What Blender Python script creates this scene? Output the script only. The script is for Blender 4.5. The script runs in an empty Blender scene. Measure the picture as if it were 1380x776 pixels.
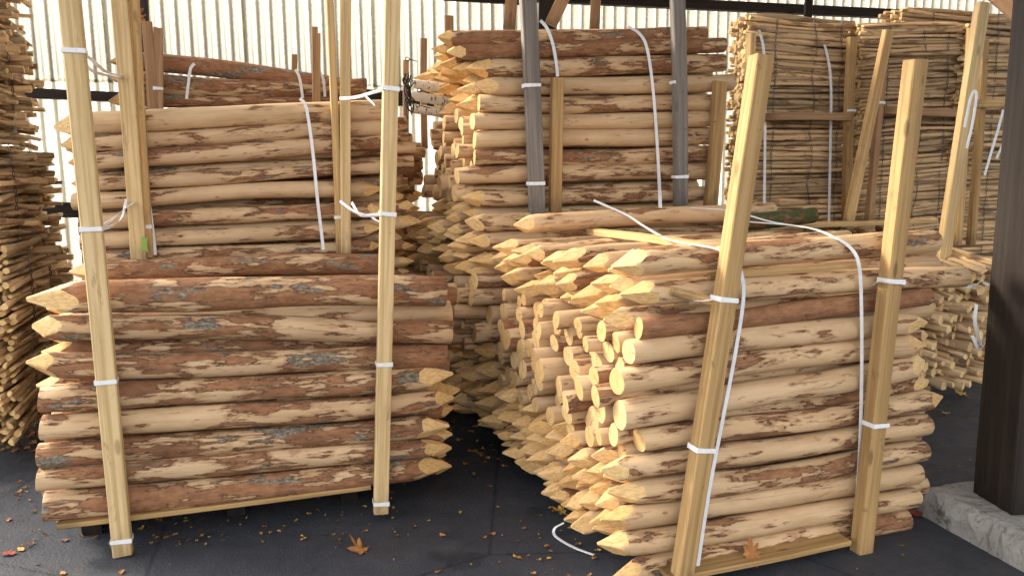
import bpy, math, random
import numpy as np
from mathutils import Vector, Matrix, Quaternion
R = math.radians
random.seed(7)
rng = np.random.default_rng(7)
S = bpy.context.scene
COL = S.collection

# ------------------------------------------------------------------ camera
CAM_H, PITCH, ROLL, FPX = 1.55, R(8.5), R(0.6), 1042.0
fwd = Vector((0, math.cos(PITCH), -math.sin(PITCH)))
up0 = Vector((0, math.sin(PITCH), math.cos(PITCH)))
rt0 = Vector((1, 0, 0))
rt = rt0 * math.cos(ROLL) - up0 * math.sin(ROLL)
up = up0 * math.cos(ROLL) + rt0 * math.sin(ROLL)
EYE = Vector((0, 0, CAM_H))
cam = bpy.data.cameras.new('camera'); cam_o = bpy.data.objects.new('camera', cam); COL.objects.link(cam_o)
cam.sensor_width = 36; cam.lens = FPX / 1380 * 36; cam.clip_end = 500; cam.clip_start = 0.05
m = Matrix((rt, up, -fwd)).transposed().to_4x4(); m.translation = EYE
cam_o.matrix_world = m
S.camera = cam_o

# ------------------------------------------------------------------ light
SUN_DIR = Vector((-0.78, 0.26, 0.52)).normalized()      # towards the sun: low, from the left and a little behind the wall
w = bpy.data.worlds.new('World'); S.world = w; w.use_nodes = True
nt = w.node_tree; bg = nt.nodes['Background']
sky = nt.nodes.new('ShaderNodeTexSky'); sky.sky_type = 'NISHITA'; sky.sun_disc = False
sky.sun_elevation = math.asin(SUN_DIR.z); sky.sun_rotation = math.atan2(SUN_DIR.x, SUN_DIR.y)
sky.dust_density = 3.0; sky.air_density = 1.0
hs = nt.nodes.new('ShaderNodeHueSaturation'); hs.inputs['Saturation'].default_value = .12      # hazy bright day
nt.links.new(sky.outputs[0], hs.inputs['Color']); nt.links.new(hs.outputs[0], bg.inputs[0]); bg.inputs[1].default_value = 0.15
sun = bpy.data.lights.new('sun', 'SUN'); sun.energy = 1.6; sun.angle = R(12); sun.color = (1, .87, .66)
sun_o = bpy.data.objects.new('sun', sun); COL.objects.link(sun_o)
sun_o.rotation_euler = SUN_DIR.to_track_quat('Z', 'Y').to_euler()
S.view_settings.view_transform = 'Standard'; S.view_settings.look = 'None'
S.view_settings.exposure = 2.2; S.view_settings.gamma = 1

# ------------------------------------------------------------------ placing helpers
def ray(u, v):
    return (fwd * FPX + rt * (u - 690) - up * (v - 388)).normalized()
class Face:
    """a vertical plane: the front of a stack. o = a ground point on it, a = its heading from +X"""
    def __init__(s, x, y, a, lean=0.0):
        s.o = Vector((x, y, 0)); s.a = R(a)
        s.ax = Vector((math.cos(s.a), math.sin(s.a), 0)); s.back = Vector((-math.sin(s.a), math.cos(s.a), 0))
    def at(s, u, v, off=0.0):
        d = ray(u, v); o = s.o + s.back * off
        t = (o - EYE).dot(s.back) / d.dot(s.back)
        return EYE + d * t
def ground(u, v, z=0.0):
    d = ray(u, v); return EYE + d * ((z - CAM_H) / d.z)
def at_y(u, v, y):
    d = ray(u, v); return EYE + d * (y / d.y)

# ------------------------------------------------------------------ materials
class NT:
    def __init__(s, name):
        s.m = bpy.data.materials.new(name); s.m.use_nodes = True
        s.t = s.m.node_tree; s.b = s.t.nodes['Principled BSDF']; s.out = s.t.nodes['Material Output']
    def n(s, ty, **k):
        x = s.t.nodes.new(ty)
        for a, b in k.items():
            if a.startswith('i_'):
                key = a[2:]; key = int(key) if key.isdigit() else key
                s.set(x.inputs[key], b)
            else: setattr(x, a, b)
        return x
    def set(s, inp, v):
        if isinstance(v, bpy.types.NodeSocket): s.t.links.new(v, inp)
        elif isinstance(v, bpy.types.Node): s.t.links.new(v.outputs[0], inp)
        else: inp.default_value = v
    def math(s, op, a, b=0.0, c=None, clamp=False):
        x = s.n('ShaderNodeMath', operation=op, use_clamp=clamp); s.set(x.inputs[0], a); s.set(x.inputs[1], b)
        if c is not None: s.set(x.inputs[2], c)
        return x.outputs[0]
    def vmul(s, a, v):
        x = s.n('ShaderNodeVectorMath', operation='MULTIPLY'); s.set(x.inputs[0], a); s.set(x.inputs[1], v); return x.outputs[0]
    def vadd(s, a, v):
        x = s.n('ShaderNodeVectorMath', operation='ADD'); s.set(x.inputs[0], a); s.set(x.inputs[1], v); return x.outputs[0]
    def noise(s, vec, scale, detail=4, rough=.55, dist=0):
        x = s.n('ShaderNodeTexNoise'); s.set(x.inputs['Vector'], vec)
        x.inputs['Scale'].default_value = scale; x.inputs['Detail'].default_value = detail
        x.inputs['Roughness'].default_value = rough; x.inputs['Distortion'].default_value = dist
        return x.outputs[0]
    def ramp(s, f, lo, hi, a=0.0, b=1.0):
        x = s.n('ShaderNodeMapRange', interpolation_type='SMOOTHSTEP')
        s.set(x.inputs[0], f); s.set(x.inputs[1], lo); s.set(x.inputs[2], hi); s.set(x.inputs[3], a); s.set(x.inputs[4], b)
        return x.outputs[0]
    def mix(s, f, a, b):
        x = s.n('ShaderNodeMix', data_type='RGBA'); s.set(x.inputs[0], f)
        for i, v in ((6, a), (7, b)):
            if isinstance(v, tuple) and len(v) == 3: v = (*v, 1)
            s.set(x.inputs[i], v)
        return x.outputs[2]
    def mulc(s, col, f):
        x = s.n('ShaderNodeMix', data_type='RGBA', blend_type='MULTIPLY'); x.inputs[0].default_value = 1
        s.set(x.inputs[6], col if not isinstance(col, tuple) else (*col, 1)); s.set(x.inputs[7], f); return x.outputs[2]
    def attr(s, name, out='Vector', ty='GEOMETRY'):
        x = s.n('ShaderNodeAttribute', attribute_name=name, attribute_type=ty); return x.outputs[out]
    def bump(s, h, dist, strength=1.0, normal=None):
        x = s.n('ShaderNodeBump'); x.inputs['Distance'].default_value = dist; x.inputs['Strength'].default_value = strength
        s.set(x.inputs['Height'], h)
        if normal is not None: s.set(x.inputs['Normal'], normal)
        return x.outputs[0]
    def finish(s, col, rough=.8, normal=None, spec=.3):
        s.set(s.b.inputs['Base Color'], col); s.set(s.b.inputs['Roughness'], rough)
        s.b.inputs['Specular IOR Level'].default_value = spec
        if normal is not None: s.set(s.b.inputs['Normal'], normal)
        return s.m

def post_material(name='post_wood', moss=False):
    """lp = position along / round the post, sd = (seed, bark amount, tone), cutd = how far the axe cut below the bark"""
    k = NT(name)
    lp = k.attr('lp'); sd = k.attr('sd'); sep = k.n('ShaderNodeSeparateXYZ', i_0=sd)
    seed, bark, tone = sep.outputs[0], sep.outputs[1], sep.outputs[2]
    seedv = k.n('ShaderNodeCombineXYZ', i_0=k.math('MULTIPLY', seed, 31.0), i_1=k.math('MULTIPLY', seed, 57.0), i_2=k.math('MULTIPLY', seed, 13.0))
    p = k.vadd(lp, seedv)
    pn = k.vmul(p, (3.4, 13, 13))
    n1 = k.math('ADD', k.math('MULTIPLY', k.noise(pn, 1.0, 6, .6, .3), .66), k.math('MULTIPLY', k.noise(k.vmul(p, (7, 44, 44)), 1.0, 4, .55, .2), .34))
    rag = k.noise(k.vmul(p, (16, 75, 75)), 1.0, 4, .65)
    f = k.math('ADD', n1, k.math('MULTIPLY', k.math('SUBTRACT', rag, .5), .13))
    thr = k.math('SUBTRACT', .66, k.math('MULTIPLY', bark, .325))
    thr2 = k.math('SUBTRACT', thr, .028)
    m_bark = k.ramp(f, k.math('SUBTRACT', thr, .006), k.math('ADD', thr, .006))
    m_rim = k.ramp(f, k.math('SUBTRACT', thr2, .02), thr2)
    # peeled wood
    streak = k.noise(k.vmul(p, (3, 90, 90)), 1.0, 5, .65)
    cloud = k.noise(k.vmul(p, (4, 12, 12)), 1.0, 4, .6)
    wood = k.mix(k.ramp(cloud, .3, .75), (.64, .435, .245), (.50, .315, .16))
    wood = k.mix(k.ramp(streak, .45, .8, 0, .55), wood, (.38, .235, .12))
    wood = k.mix(k.math('MULTIPLY', tone, .30), wood, (.42, .32, .22))
    crack = k.noise(k.vmul(p, (1.1, 42, 42)), 1.0, 2, .5, .2)
    mcr = k.ramp(k.math('ABSOLUTE', k.math('SUBTRACT', crack, .5)), .0, .006, .65, 0)
    mcr = k.math('MULTIPLY', mcr, k.ramp(k.noise(k.vmul(p, (2, 5, 5)), 1.0, 2), .55, .62))
    wood = k.mix(mcr, wood, (.10, .06, .035))
    # specks and small knots
    vor = k.n('ShaderNodeTexVoronoi'); k.set(vor.inputs['Vector'], k.vmul(p, (7, 16, 16))); vor.inputs['Scale'].default_value = 1
    knot = k.ramp(vor.outputs[0], .05, .13, 1, 0)
    wood = k.mix(k.math('MULTIPLY', knot, .75), wood, (.20, .11, .055))
    # bark
    bn = k.noise(k.vmul(p, (18, 45, 45)), 1.0, 5, .7)
    bn2 = k.noise(k.vmul(p, (3, 8, 8)), 1.0, 4, .6, .3)
    bcol = k.mix(k.ramp(bn, .3, .7), (.215, .098, .048), (.36, .175, .085))
    bcol = k.mix(k.ramp(bn2, .52, .66, 0, .5), bcol, (.15, .07, .038))
    lich = k.noise(k.vmul(p, (2.9, 12, 12)), 1.0, 6, .62, .1)
    ml = k.ramp(lich, k.math('SUBTRACT', .625, k.math('MULTIPLY', tone, .09)), k.math('SUBTRACT', .640, k.math('MULTIPLY', tone, .09)))
    speck = k.noise(k.vmul(p, (45, 80, 80)), 1.0, 5, .8)
    gcol = k.mix(k.ramp(speck, .38, .66), (.105, .084, .060), (.33, .282, .215))
    bcol = k.mix(ml, bcol, gcol)
    bstr = k.noise(k.vmul(p, (7, 85, 85)), 1.0, 5, .65)
    bcol = k.mix(k.ramp(bstr, .56, .74, 0, .7), bcol, (.07, .035, .022))
    bcol = k.mix(k.ramp(bstr, .25, .36, .4, 0), bcol, (.42, .23, .12))
    edge = k.math('MULTIPLY', k.ramp(f, thr, k.math('ADD', thr, .004)), k.ramp(f, k.math('ADD', thr, .008), k.math('ADD', thr, .03), 1, 0))
    bcol = k.mix(k.math('MULTIPLY', edge, .6), bcol, (.075, .04, .025))
    if moss:
        bcol = k.mix(k.ramp(k.noise(k.vmul(p, (14, 22, 22)), 1.0, 4, .7), .42, .55), bcol, (.085, .105, .03)); bcol = k.mulc(bcol, (.6, .6, .6, 1))
    rimc = k.mix(k.ramp(bn, .3, .7), (.30, .155, .075), (.47, .29, .15))
    col = k.mix(k.math('MULTIPLY', m_rim, .8), wood, rimc)
    col = k.mix(m_bark, col, bcol)
    # axe cut / sawn faces
    cutd = k.attr('cutd', 'Fac')
    m_cut = k.ramp(k.math('ADD', cutd, k.math('MULTIPLY', k.math('SUBTRACT', rag, .5), .003)), -.0003, .0003)
    fib = k.noise(k.vmul(p, (5, 130, 130)), 1.0, 4, .6)
    cut = k.mix(k.ramp(fib, .38, .66), (.80, .55, .265), (.62, .385, .16))
    cut = k.mix(k.ramp(cloud, .5, .8, 0, .5), cut, (.56, .34, .13))
    # end grain: rings and one radial check
    sy = k.n('ShaderNodeSeparateXYZ', i_0=lp)
    rad = k.math('SQRT', k.math('ADD', k.math('POWER', k.math('ADD', sy.outputs[1], .004), 2.0), k.math('POWER', sy.outputs[2], 2.0)))
    radw = k.math('ADD', rad, k.math('MULTIPLY', cloud, .006))
    ring = k.math('SINE', k.math('MULTIPLY', radw, 600.0))
    endc = k.mix(k.ramp(ring, -1, 1, 0, .8), (.72, .51, .25), (.46, .28, .11))
    endc = k.mix(k.ramp(k.noise(k.vmul(p, (20, 20, 20)), 1.0, 4, .6), .48, .66, 0, .55), endc, (.50, .33, .16))
    endc = k.mix(k.ramp(rad, .004, .016, .55, 0), endc, (.50, .30, .12))
    ang = k.math('ARCTAN2', sy.outputs[2], sy.outputs[1])
    pa = k.math('SUBTRACT', k.math('MULTIPLY', k.math('FRACT', k.math('MULTIPLY', seed, 7.13)), 6.28), 3.14)
    dang = k.math('MULTIPLY', k.math('ABSOLUTE', k.math('SUBTRACT', ang, pa)), rad)
    mck = k.ramp(k.math('SUBTRACT', dang, k.math('MULTIPLY', rad, .03)), .0, .0009, 1, 0)
    mck = k.math('MULTIPLY', mck, k.math('GREATER_THAN', k.math('FRACT', k.math('MULTIPLY', seed, 3.7)), .2))
    endc = k.mix(mck, endc, (.07, .035, .015))
    m_end = k.math('GREATER_THAN', cutd, .9)
    cut = k.mix(m_end, cut, endc)
    cut = k.mulc(cut, k.mix(k.math('FRACT', k.math('MULTIPLY', seed, 11.9)), (1, 1, 1), (.80, .72, .60)))
    col = k.mix(m_cut, col, cut)
    h = k.math('ADD', k.math('MULTIPLY', k.math('MULTIPLY', m_bark, k.math('SUBTRACT', 1.0, m_cut)), k.math('ADD', .5, k.math('MULTIPLY', bn, .7))), k.math('MULTIPLY', streak, .25))
    h = k.math('SUBTRACT', h, k.math('MULTIPLY', mcr, .6))
    nrm = k.bump(h, .006, 1.0)
    return k.finish(col, k.mix(m_bark, (.62,) * 3, (.9,) * 3), nrm, .25)

def plank_material(name, c1, c2, dark, knots=.5, grime=.0):
    k = NT(name)
    tc = k.n('ShaderNodeTexCoord'); oi = k.n('ShaderNodeObjectInfo')
    rv = k.n('ShaderNodeCombineXYZ', i_0=k.math('MULTIPLY', oi.outputs['Random'], 9.0), i_1=k.math('MULTIPLY', oi.outputs['Random'], 5.0), i_2=k.math('MULTIPLY', oi.outputs['Random'], 23.0))
    p = k.vadd(tc.outputs['Object'], rv)
    g = k.noise(k.vmul(p, (55, 55, 1.3)), 1.0, 5, .6, .4)
    fine = k.noise(k.vmul(p, (260, 260, 7)), 1.0, 3, .6)
    cl = k.noise(k.vmul(p, (9, 9, 2.2)), 1.0, 4, .6)
    col = k.mix(k.ramp(g, .38, .62), c1, tuple(x * .86 for x in c2))
    col = k.mix(k.ramp(cl, .5, .8, 0, .5), col, dark)
    col = k.mix(k.ramp(fine, .55, .8, 0, .35), col, dark)
    vor = k.n('ShaderNodeTexVoronoi'); k.set(vor.inputs['Vector'], k.vmul(p, (10, 10, 3.4))); vor.inputs['Scale'].default_value = 1
    col = k.mix(k.math('MULTIPLY', k.ramp(vor.outputs[0], .07, .15, 1, 0), knots), col, tuple(x * .45 for x in dark))
    col = k.mix(k.ramp(k.noise(p, 14, 5, .7), .62, .72, 0, .35 + grime), col, tuple(x * .4 for x in dark))
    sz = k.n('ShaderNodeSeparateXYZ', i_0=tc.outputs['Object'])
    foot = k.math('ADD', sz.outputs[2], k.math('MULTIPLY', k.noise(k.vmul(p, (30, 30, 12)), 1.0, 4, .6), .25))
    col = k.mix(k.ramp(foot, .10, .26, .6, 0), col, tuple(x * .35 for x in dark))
    saw = k.n('ShaderNodeTexWave', wave_type='BANDS', bands_direction='Z'); k.set(saw.inputs['Vector'], p); saw.inputs['Scale'].default_value = 38; saw.inputs['Distortion'].default_value = 9
    st = k.noise(k.vmul(p, (16, 16, 5)), 1.0, 5, .75)
    col = k.mix(k.ramp(st, .60, .70, 0, .5), col, tuple(x * .6 for x in dark))
    nrm = k.bump(k.math('ADD', k.math('ADD', g, k.math('MULTIPLY', fine, .6)), k.math('MULTIPLY', saw.outputs['Fac'], .06)), .003, .8)
    return k.finish(col, .72, nrm, .25)

M_POST = post_material()
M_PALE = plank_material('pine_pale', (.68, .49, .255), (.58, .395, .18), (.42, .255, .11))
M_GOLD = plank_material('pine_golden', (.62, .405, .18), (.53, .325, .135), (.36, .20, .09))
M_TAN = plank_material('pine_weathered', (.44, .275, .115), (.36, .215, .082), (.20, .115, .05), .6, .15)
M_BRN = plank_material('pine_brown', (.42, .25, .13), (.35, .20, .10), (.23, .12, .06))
M_GREY = plank_material('grey_weathered_wood', (.235, .20, .17), (.175, .15, .13), (.10, .085, .075), .3, .2)
M_DARK = plank_material('tarred_shaded_timber', (.018, .0125, .0095), (.034, .024, .018), (.007, .005, .004), .2, .1)

def stick_material():
    k = NT('split_pale_wood')
    tc = k.n('ShaderNodeTexCoord'); oi = k.n('ShaderNodeObjectInfo'); r = oi.outputs['Random']
    rv = k.n('ShaderNodeCombineXYZ', i_0=k.math('MULTIPLY', r, 40.0), i_1=k.math('MULTIPLY', r, 90.0))
    p = k.vadd(tc.outputs['Object'], rv)
    a = k.noise(k.vmul(p, (3, 60, 60)), 1.0, 4, .6)
    b = k.noise(k.vmul(p, (5, 20, 20)), 1.0, 3, .6)
    col = k.mix(k.ramp(a, .35, .7), (.66, .49, .30), (.52, .36, .205))
    col = k.mix(k.ramp(b, .52, .62, 0, .75), col, (.20, .12, .065))
    col = k.mulc(col, k.mix(r, (1.28, 1.18, 1.06), (.66, .64, .62)))
    sx = k.n('ShaderNodeSeparateXYZ', i_0=k.n('ShaderNodeNewGeometry').outputs['Normal'])
    nrm = k.bump(a, .002, .9)
    return k.finish(col, .8, nrm, .2)
M_STICK = stick_material()
def stick_end_material():
    k = NT('split_pale_cut_end')
    oi = k.n('ShaderNodeObjectInfo')
    col = k.mix(oi.outputs['Random'], (.78, .56, .26), (.60, .40, .18))
    return k.finish(col, .8)
M_STICKEND = stick_end_material()

def simple(name, col, rough=.6, spec=.3, metal=0.0, noise=None, amt=.3):
    k = NT(name)
    c = (*col, 1)
    if noise:
        tc = k.n('ShaderNodeTexCoord')
        c = k.mix(k.ramp(k.noise(tc.outputs['Object'], noise, 5, .65), .35, .7), col, tuple(x * (1 - amt) for x in col))
    k.b.inputs['Metallic'].default_value = metal
    return k.finish(c, rough, None, spec)
M_STRAP = simple('white_strapping', (.80, .80, .80), .38, .5, 0, 30, .12)
M_WIRE = simple('galvanised_wire', (.10, .09, .085), .5, .5, .5)
M_BLACK = simple('black_iron', (.018, .017, .017), .5, .4, .3)

def asphalt_material():
    k = NT('asphalt')
    tc = k.n('ShaderNodeTexCoord'); p = tc.outputs['Object']
    big = k.noise(p, .9, 5, .6, .3); mid = k.noise(p, 7, 5, .65); fine = k.noise(p, 160, 3, .7)
    vor = k.n('ShaderNodeTexVoronoi'); k.set(vor.inputs['Vector'], p); vor.inputs['Scale'].default_value = 95
    col = k.mix(k.ramp(big, .3, .7), (.029, .032, .042), (.042, .045, .054))
    col = k.mix(k.ramp(mid, .55, .75, 0, .6), col, (.042, .040, .038))
    col = k.mix(k.ramp(vor.outputs[0], .0, .35, .55, 0), col, (.065, .064, .063))
    col = k.mix(k.ramp(k.noise(p, 2.3, 4, .6), .60, .66, 0, .5), col, (.010, .010, .011))
    rust = k.noise(p, 3.1, 3, .6)
    col = k.mix(k.ramp(rust, .70, .76, 0, .5), col, (.12, .065, .035))
    vs = k.n('ShaderNodeTexVoronoi'); k.set(vs.inputs['Vector'], p); vs.inputs['Scale'].default_value = 16
    col = k.mix(k.ramp(vs.outputs[0], .02, .05, .7, 0), col, (.13, .11, .085))
    dust = k.noise(p, 1.7, 6, .7, .8)
    col = k.mix(k.ramp(dust, .50, .72, 0, .55), col, (.085, .078, .070))
    grit = k.n('ShaderNodeTexVoronoi'); k.set(grit.inputs['Vector'], p); grit.inputs['Scale'].default_value = 48
    col = k.mix(k.ramp(grit.outputs[0], .03, .09, .7, 0), col, (.20, .15, .09))
    ck = k.n('ShaderNodeTexVoronoi', feature='DISTANCE_TO_EDGE'); k.set(ck.inputs['Vector'], k.vadd(p, k.vmul(k.n('ShaderNodeTexNoise', i_Scale=3.0).outputs[1], (.5, .5, .5)))); ck.inputs['Scale'].default_value = .55
    col = k.mix(k.ramp(ck.outputs[0], .0, .006, .6, 0), col, (.008, .008, .009))
    nrm = k.bump(k.math('ADD', k.math('MULTIPLY', vor.outputs[0], .8), k.math('MULTIPLY', fine, .6)), .0022, .6)
    nrm = k.bump(mid, .012, .5, nrm)
    return k.finish(col, k.mix(k.ramp(mid, .3, .7), (.5,) * 3, (.8,) * 3), nrm, .35)
M_ASPH = asphalt_material()

def concrete_material():
    k = NT('old_concrete')
    tc = k.n('ShaderNodeTexCoord'); p = tc.outputs['Object']
    a = k.noise(p, 4, 6, .7, .3); b = k.noise(p, 40, 5, .7)
    col = k.mix(k.ramp(a, .35, .65), (.20, .185, .165), (.33, .31, .285))
    col = k.mix(k.ramp(b, .55, .7, 0, .8), col, (.10, .09, .08))
    col = k.mix(k.ramp(k.noise(p, 9, 4, .7), .58, .66, 0, .7), col, (.07, .062, .052))
    nrm = k.bump(k.math('ADD', k.math('MULTIPLY', a, 1.4), k.math('MULTIPLY', b, .5)), .02, .9)
    return k.finish(col, .9, nrm, .2)
M_CONC = concrete_material()

def wall_material():
    k = NT('corrugated_translucent_sheet')
    tc = k.n('ShaderNodeTexCoord'); p = tc.outputs['Object']
    s = k.n('ShaderNodeSeparateXYZ', i_0=p)
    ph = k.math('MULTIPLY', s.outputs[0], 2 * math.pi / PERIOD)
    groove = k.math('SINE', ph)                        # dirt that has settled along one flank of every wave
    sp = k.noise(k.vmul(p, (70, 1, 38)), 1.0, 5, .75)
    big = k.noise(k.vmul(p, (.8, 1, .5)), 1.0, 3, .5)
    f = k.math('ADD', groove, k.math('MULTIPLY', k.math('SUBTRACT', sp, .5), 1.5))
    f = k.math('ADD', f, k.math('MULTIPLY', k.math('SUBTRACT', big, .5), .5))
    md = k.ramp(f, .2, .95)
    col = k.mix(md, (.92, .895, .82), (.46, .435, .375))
    d = k.n('ShaderNodeBsdfDiffuse', i_0=col); t = k.n('ShaderNodeBsdfTranslucent', i_0=col)
    mx = k.n('ShaderNodeMixShader'); mx.inputs[0].default_value = .72
    k.t.links.new(d.outputs[0], mx.inputs[1]); k.t.links.new(t.outputs[0], mx.inputs[2])
    k.t.links.new(mx.outputs[0], k.out.inputs[0])
    return k.m
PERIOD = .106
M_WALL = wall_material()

def leaf_material(name, c1, c2):
    k = NT(name)
    tc = k.n('ShaderNodeTexCoord'); oi = k.n('ShaderNodeObjectInfo')
    a = k.noise(k.vadd(tc.outputs['Object'], k.vmul(oi.outputs['Random'], (50, 20, 9))), 22, 4, .6)
    col = k.mix(k.ramp(a, .35, .65), c1, c2)
    return k.finish(col, .7, None, .3)
M_LEAFB = leaf_material('dry_brown_leaf', (.30, .12, .035), (.42, .19, .055))
M_LEAFY = leaf_material('dry_yellow_leaf', (.52, .34, .07), (.44, .24, .06))
M_LEAFD = leaf_material('dark_leaf', (.10, .045, .02), (.17, .08, .035))
M_LEAFR = leaf_material('red_leaf', (.28, .05, .03), (.20, .04, .025))
M_MOSS = post_material('mossy_post', True)

# ------------------------------------------------------------------ object helpers
def link(o, parent=None):
    COL.objects.link(o)
    if parent is not None: o.parent = parent
    return o
def tag(o, label=None, cat=None, group=None, kind=None):
    for a, b in (('label', label), ('category', cat), ('group', group), ('kind', kind)):
        if b: o[a] = b
    return o
def mesh(name, V, F, mats, smooth=False, mi=None):
    me = bpy.data.meshes.new(name); me.from_pydata([tuple(v) for v in V], [], F)
    for mm in (mats if isinstance(mats, (list, tuple)) else [mats]): me.materials.append(mm)
    if smooth: me.polygons.foreach_set('use_smooth', [True] * len(me.polygons))
    if mi is not None: me.polygons.foreach_set('material_index', mi)
    me.update(); return me
def obj(name, me, parent=None, M=None):
    o = bpy.data.objects.new(name, me); link(o, parent)
    if M is not None: o.matrix_world = M
    return o
def empty(name, loc, label, cat, group=None):
    o = bpy.data.objects.new(name, None); o.location = loc; o.empty_display_size = .1
    link(o); return tag(o, label, cat, group)
BOXF = [(0, 3, 2, 1), (4, 5, 6, 7), (0, 1, 5, 4), (1, 2, 6, 5), (2, 3, 7, 6), (3, 0, 4, 7)]
def chamfer_box(w_, d_, h_, c=.004, taper=0, seed=None, segs=6, warp=.0):
    """a sawn batten along +Z: chamfered section, a little warped along its length"""
    r_ = random.Random(seed)
    x, y = w_ / 2, d_ / 2
    sec = [(-x + c, -y), (x - c, -y), (x, -y + c), (x, y - c), (x - c, y), (-x + c, y), (-x, y - c), (-x, -y + c)]
    V, F = [], []
    wa, wb = r_.uniform(-1, 1) * warp, r_.uniform(-1, 1) * warp
    for i in range(segs + 1):
        t = i / segs; z = h_ * t
        ox, oy = wa * math.sin(math.pi * t), wb * math.sin(math.pi * t)
        for j, (a, b) in enumerate(sec):
            dz = (r_.uniform(-1, 1) * .003 if i in (0, segs) else 0)
            V.append((a * (1 + r_.uniform(-.01, .01)) + ox, b * (1 + r_.uniform(-.01, .01)) + oy, z + dz))
    for i in range(segs):
        for j in range(8):
            F.append((i * 8 + j, i * 8 + (j + 1) % 8, (i + 1) * 8 + (j + 1) % 8, (i + 1) * 8 + j))
    F.append(tuple(range(7, -1, -1))); F.append(tuple(segs * 8 + j for j in range(8)))
    return V, F
def frame_from(a, b, face_dir):
    """matrix whose Z runs a->b and whose -Y looks along face_dir as nearly as it can"""
    z = (b - a).normalized(); y = -face_dir; y = (y - z * y.dot(z)).normalized(); x = y.cross(z)
    M = Matrix((x, y, z)).transposed().to_4x4(); M.translation = a; return M
def batten(a, b, w_, d_, mat, label, group=None, face_dir=Vector((0, -1, 0)), ties=(), name='batten', cat='batten', warp=.006):
    L = (b - a).length
    V, F = chamfer_box(w_, d_, L, seed=int(abs(a.x * 1000 + b.z * 777)), segs=max(4, int(L / .2)), warp=warp)
    o = obj(name, mesh(name, V, F, mat), None, frame_from(a, b, face_dir)); tag(o, label, cat, group)
    for t in ties:
        V, F = [], []
        e = .0035; hw = .0085
        for zz, k_ in ((-hw, 1), (hw, 1)):
            tl = random.uniform(-.003, .003)
            for q, (sx, sy) in enumerate(((-1, -1), (1, -1), (1, 1), (-1, 1))):
                V.append((sx * (w_ / 2 + e), sy * (d_ / 2 + e), t * L + zz + tl * sx))
        for zz in (-hw, hw):
            for (sx, sy) in ((-1, -1), (1, -1), (1, 1), (-1, 1)):
                V.append((sx * (w_ / 2 + e - .0015), sy * (d_ / 2 + e - .0015), t * L + zz))
        for j in range(4):
            jn = (j + 1) % 4
            F += [(j, jn, 4 + jn, 4 + j), (8 + jn, 8 + j, 12 + j, 12 + jn), (j, 8 + j, 8 + jn, jn), (4 + j, 4 + jn, 12 + jn, 12 + j)]
        obj('tie_band', mesh('tie_band', V, F, M_STRAP), o)
    return o
def box_obj(name, lo, hi, mat, parent=None, M=None):
    V = [(lo[0], lo[1], lo[2]), (hi[0], lo[1], lo[2]), (hi[0], hi[1], lo[2]), (lo[0], hi[1], lo[2]),
         (lo[0], lo[1], hi[2]), (hi[0], lo[1], hi[2]), (hi[0], hi[1], hi[2]), (lo[0], hi[1], hi[2])]
    return obj(name, mesh(name, V, BOXF, mat), parent, M)
def smooth_path(P, n=6):
    P = [Vector(p) for p in P]; out = []
    Q = [P[0] * 2 - P[1]] + P + [P[-1] * 2 - P[-2]]
    for i in range(1, len(Q) - 2):
        for s_ in range(n):
            t = s_ / n; a, b, c, d = Q[i - 1], Q[i], Q[i + 1], Q[i + 2]
            out.append(.5 * ((2 * b) + (c - a) * t + (2 * a - 5 * b + 4 * c - d) * t * t + (3 * b - a - 3 * c + d) * t ** 3))
    out.append(P[-1]); return out
def strap(P, label, normal=Vector((0, -1, 0)), w_=.017, group='white plastic straps', twist=0.0, side=None, th=.0012, n=6):
    P = smooth_path(P, n); V, F = [], []
    for i, p in enumerate(P):
        t = (P[min(i + 1, len(P) - 1)] - P[max(i - 1, 0)]).normalized()
        s_ = side.copy() if side is not None else t.cross(normal)
        s_ = (s_ - t * s_.dot(t)).normalized()
        if twist: s_ = Quaternion(t, twist * i / len(P)) @ s_
        nn = s_.cross(t).normalized() * th
        V += [p - s_ * w_ / 2 - nn, p + s_ * w_ / 2 - nn, p + s_ * w_ / 2 + nn, p - s_ * w_ / 2 + nn]
    for i in range(len(P) - 1):
        for j in range(4): F.append((i * 4 + j, i * 4 + (j + 1) % 4, i * 4 + 4 + (j + 1) % 4, i * 4 + 4 + j))
    F += [(3, 2, 1, 0), tuple(len(V) - 4 + j for j in range(4))]
    o = obj('strap', mesh('strap', V, F, M_STRAP)); return tag(o, label, 'strap', group)
def tube_geo(P, r_, sides=5, V=None, F=None):
    V = [] if V is None else V; F = [] if F is None else F
    P = [Vector(p) for p in P]; b0 = len(V)
    for i, p in enumerate(P):
        t = (P[min(i + 1, len(P) - 1)] - P[max(i - 1, 0)]).normalized()
        a = t.orthogonal().normalized() if i == 0 else (a - t * a.dot(t)).normalized()
        b = t.cross(a)
        for j in range(sides):
            th = 2 * math.pi * j / sides; V.append(p + (a * math.cos(th) + b * math.sin(th)) * r_)
    for i in range(len(P) - 1):
        for j in range(sides):
            F.append((b0 + i * sides + j, b0 + i * sides + (j + 1) % sides, b0 + (i + 1) * sides + (j + 1) % sides, b0 + (i + 1) * sides + j))
    F += [tuple(b0 + j for j in range(sides - 1, -1, -1)), tuple(b0 + (len(P) - 1) * sides + j for j in range(sides))]
    return V, F

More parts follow.
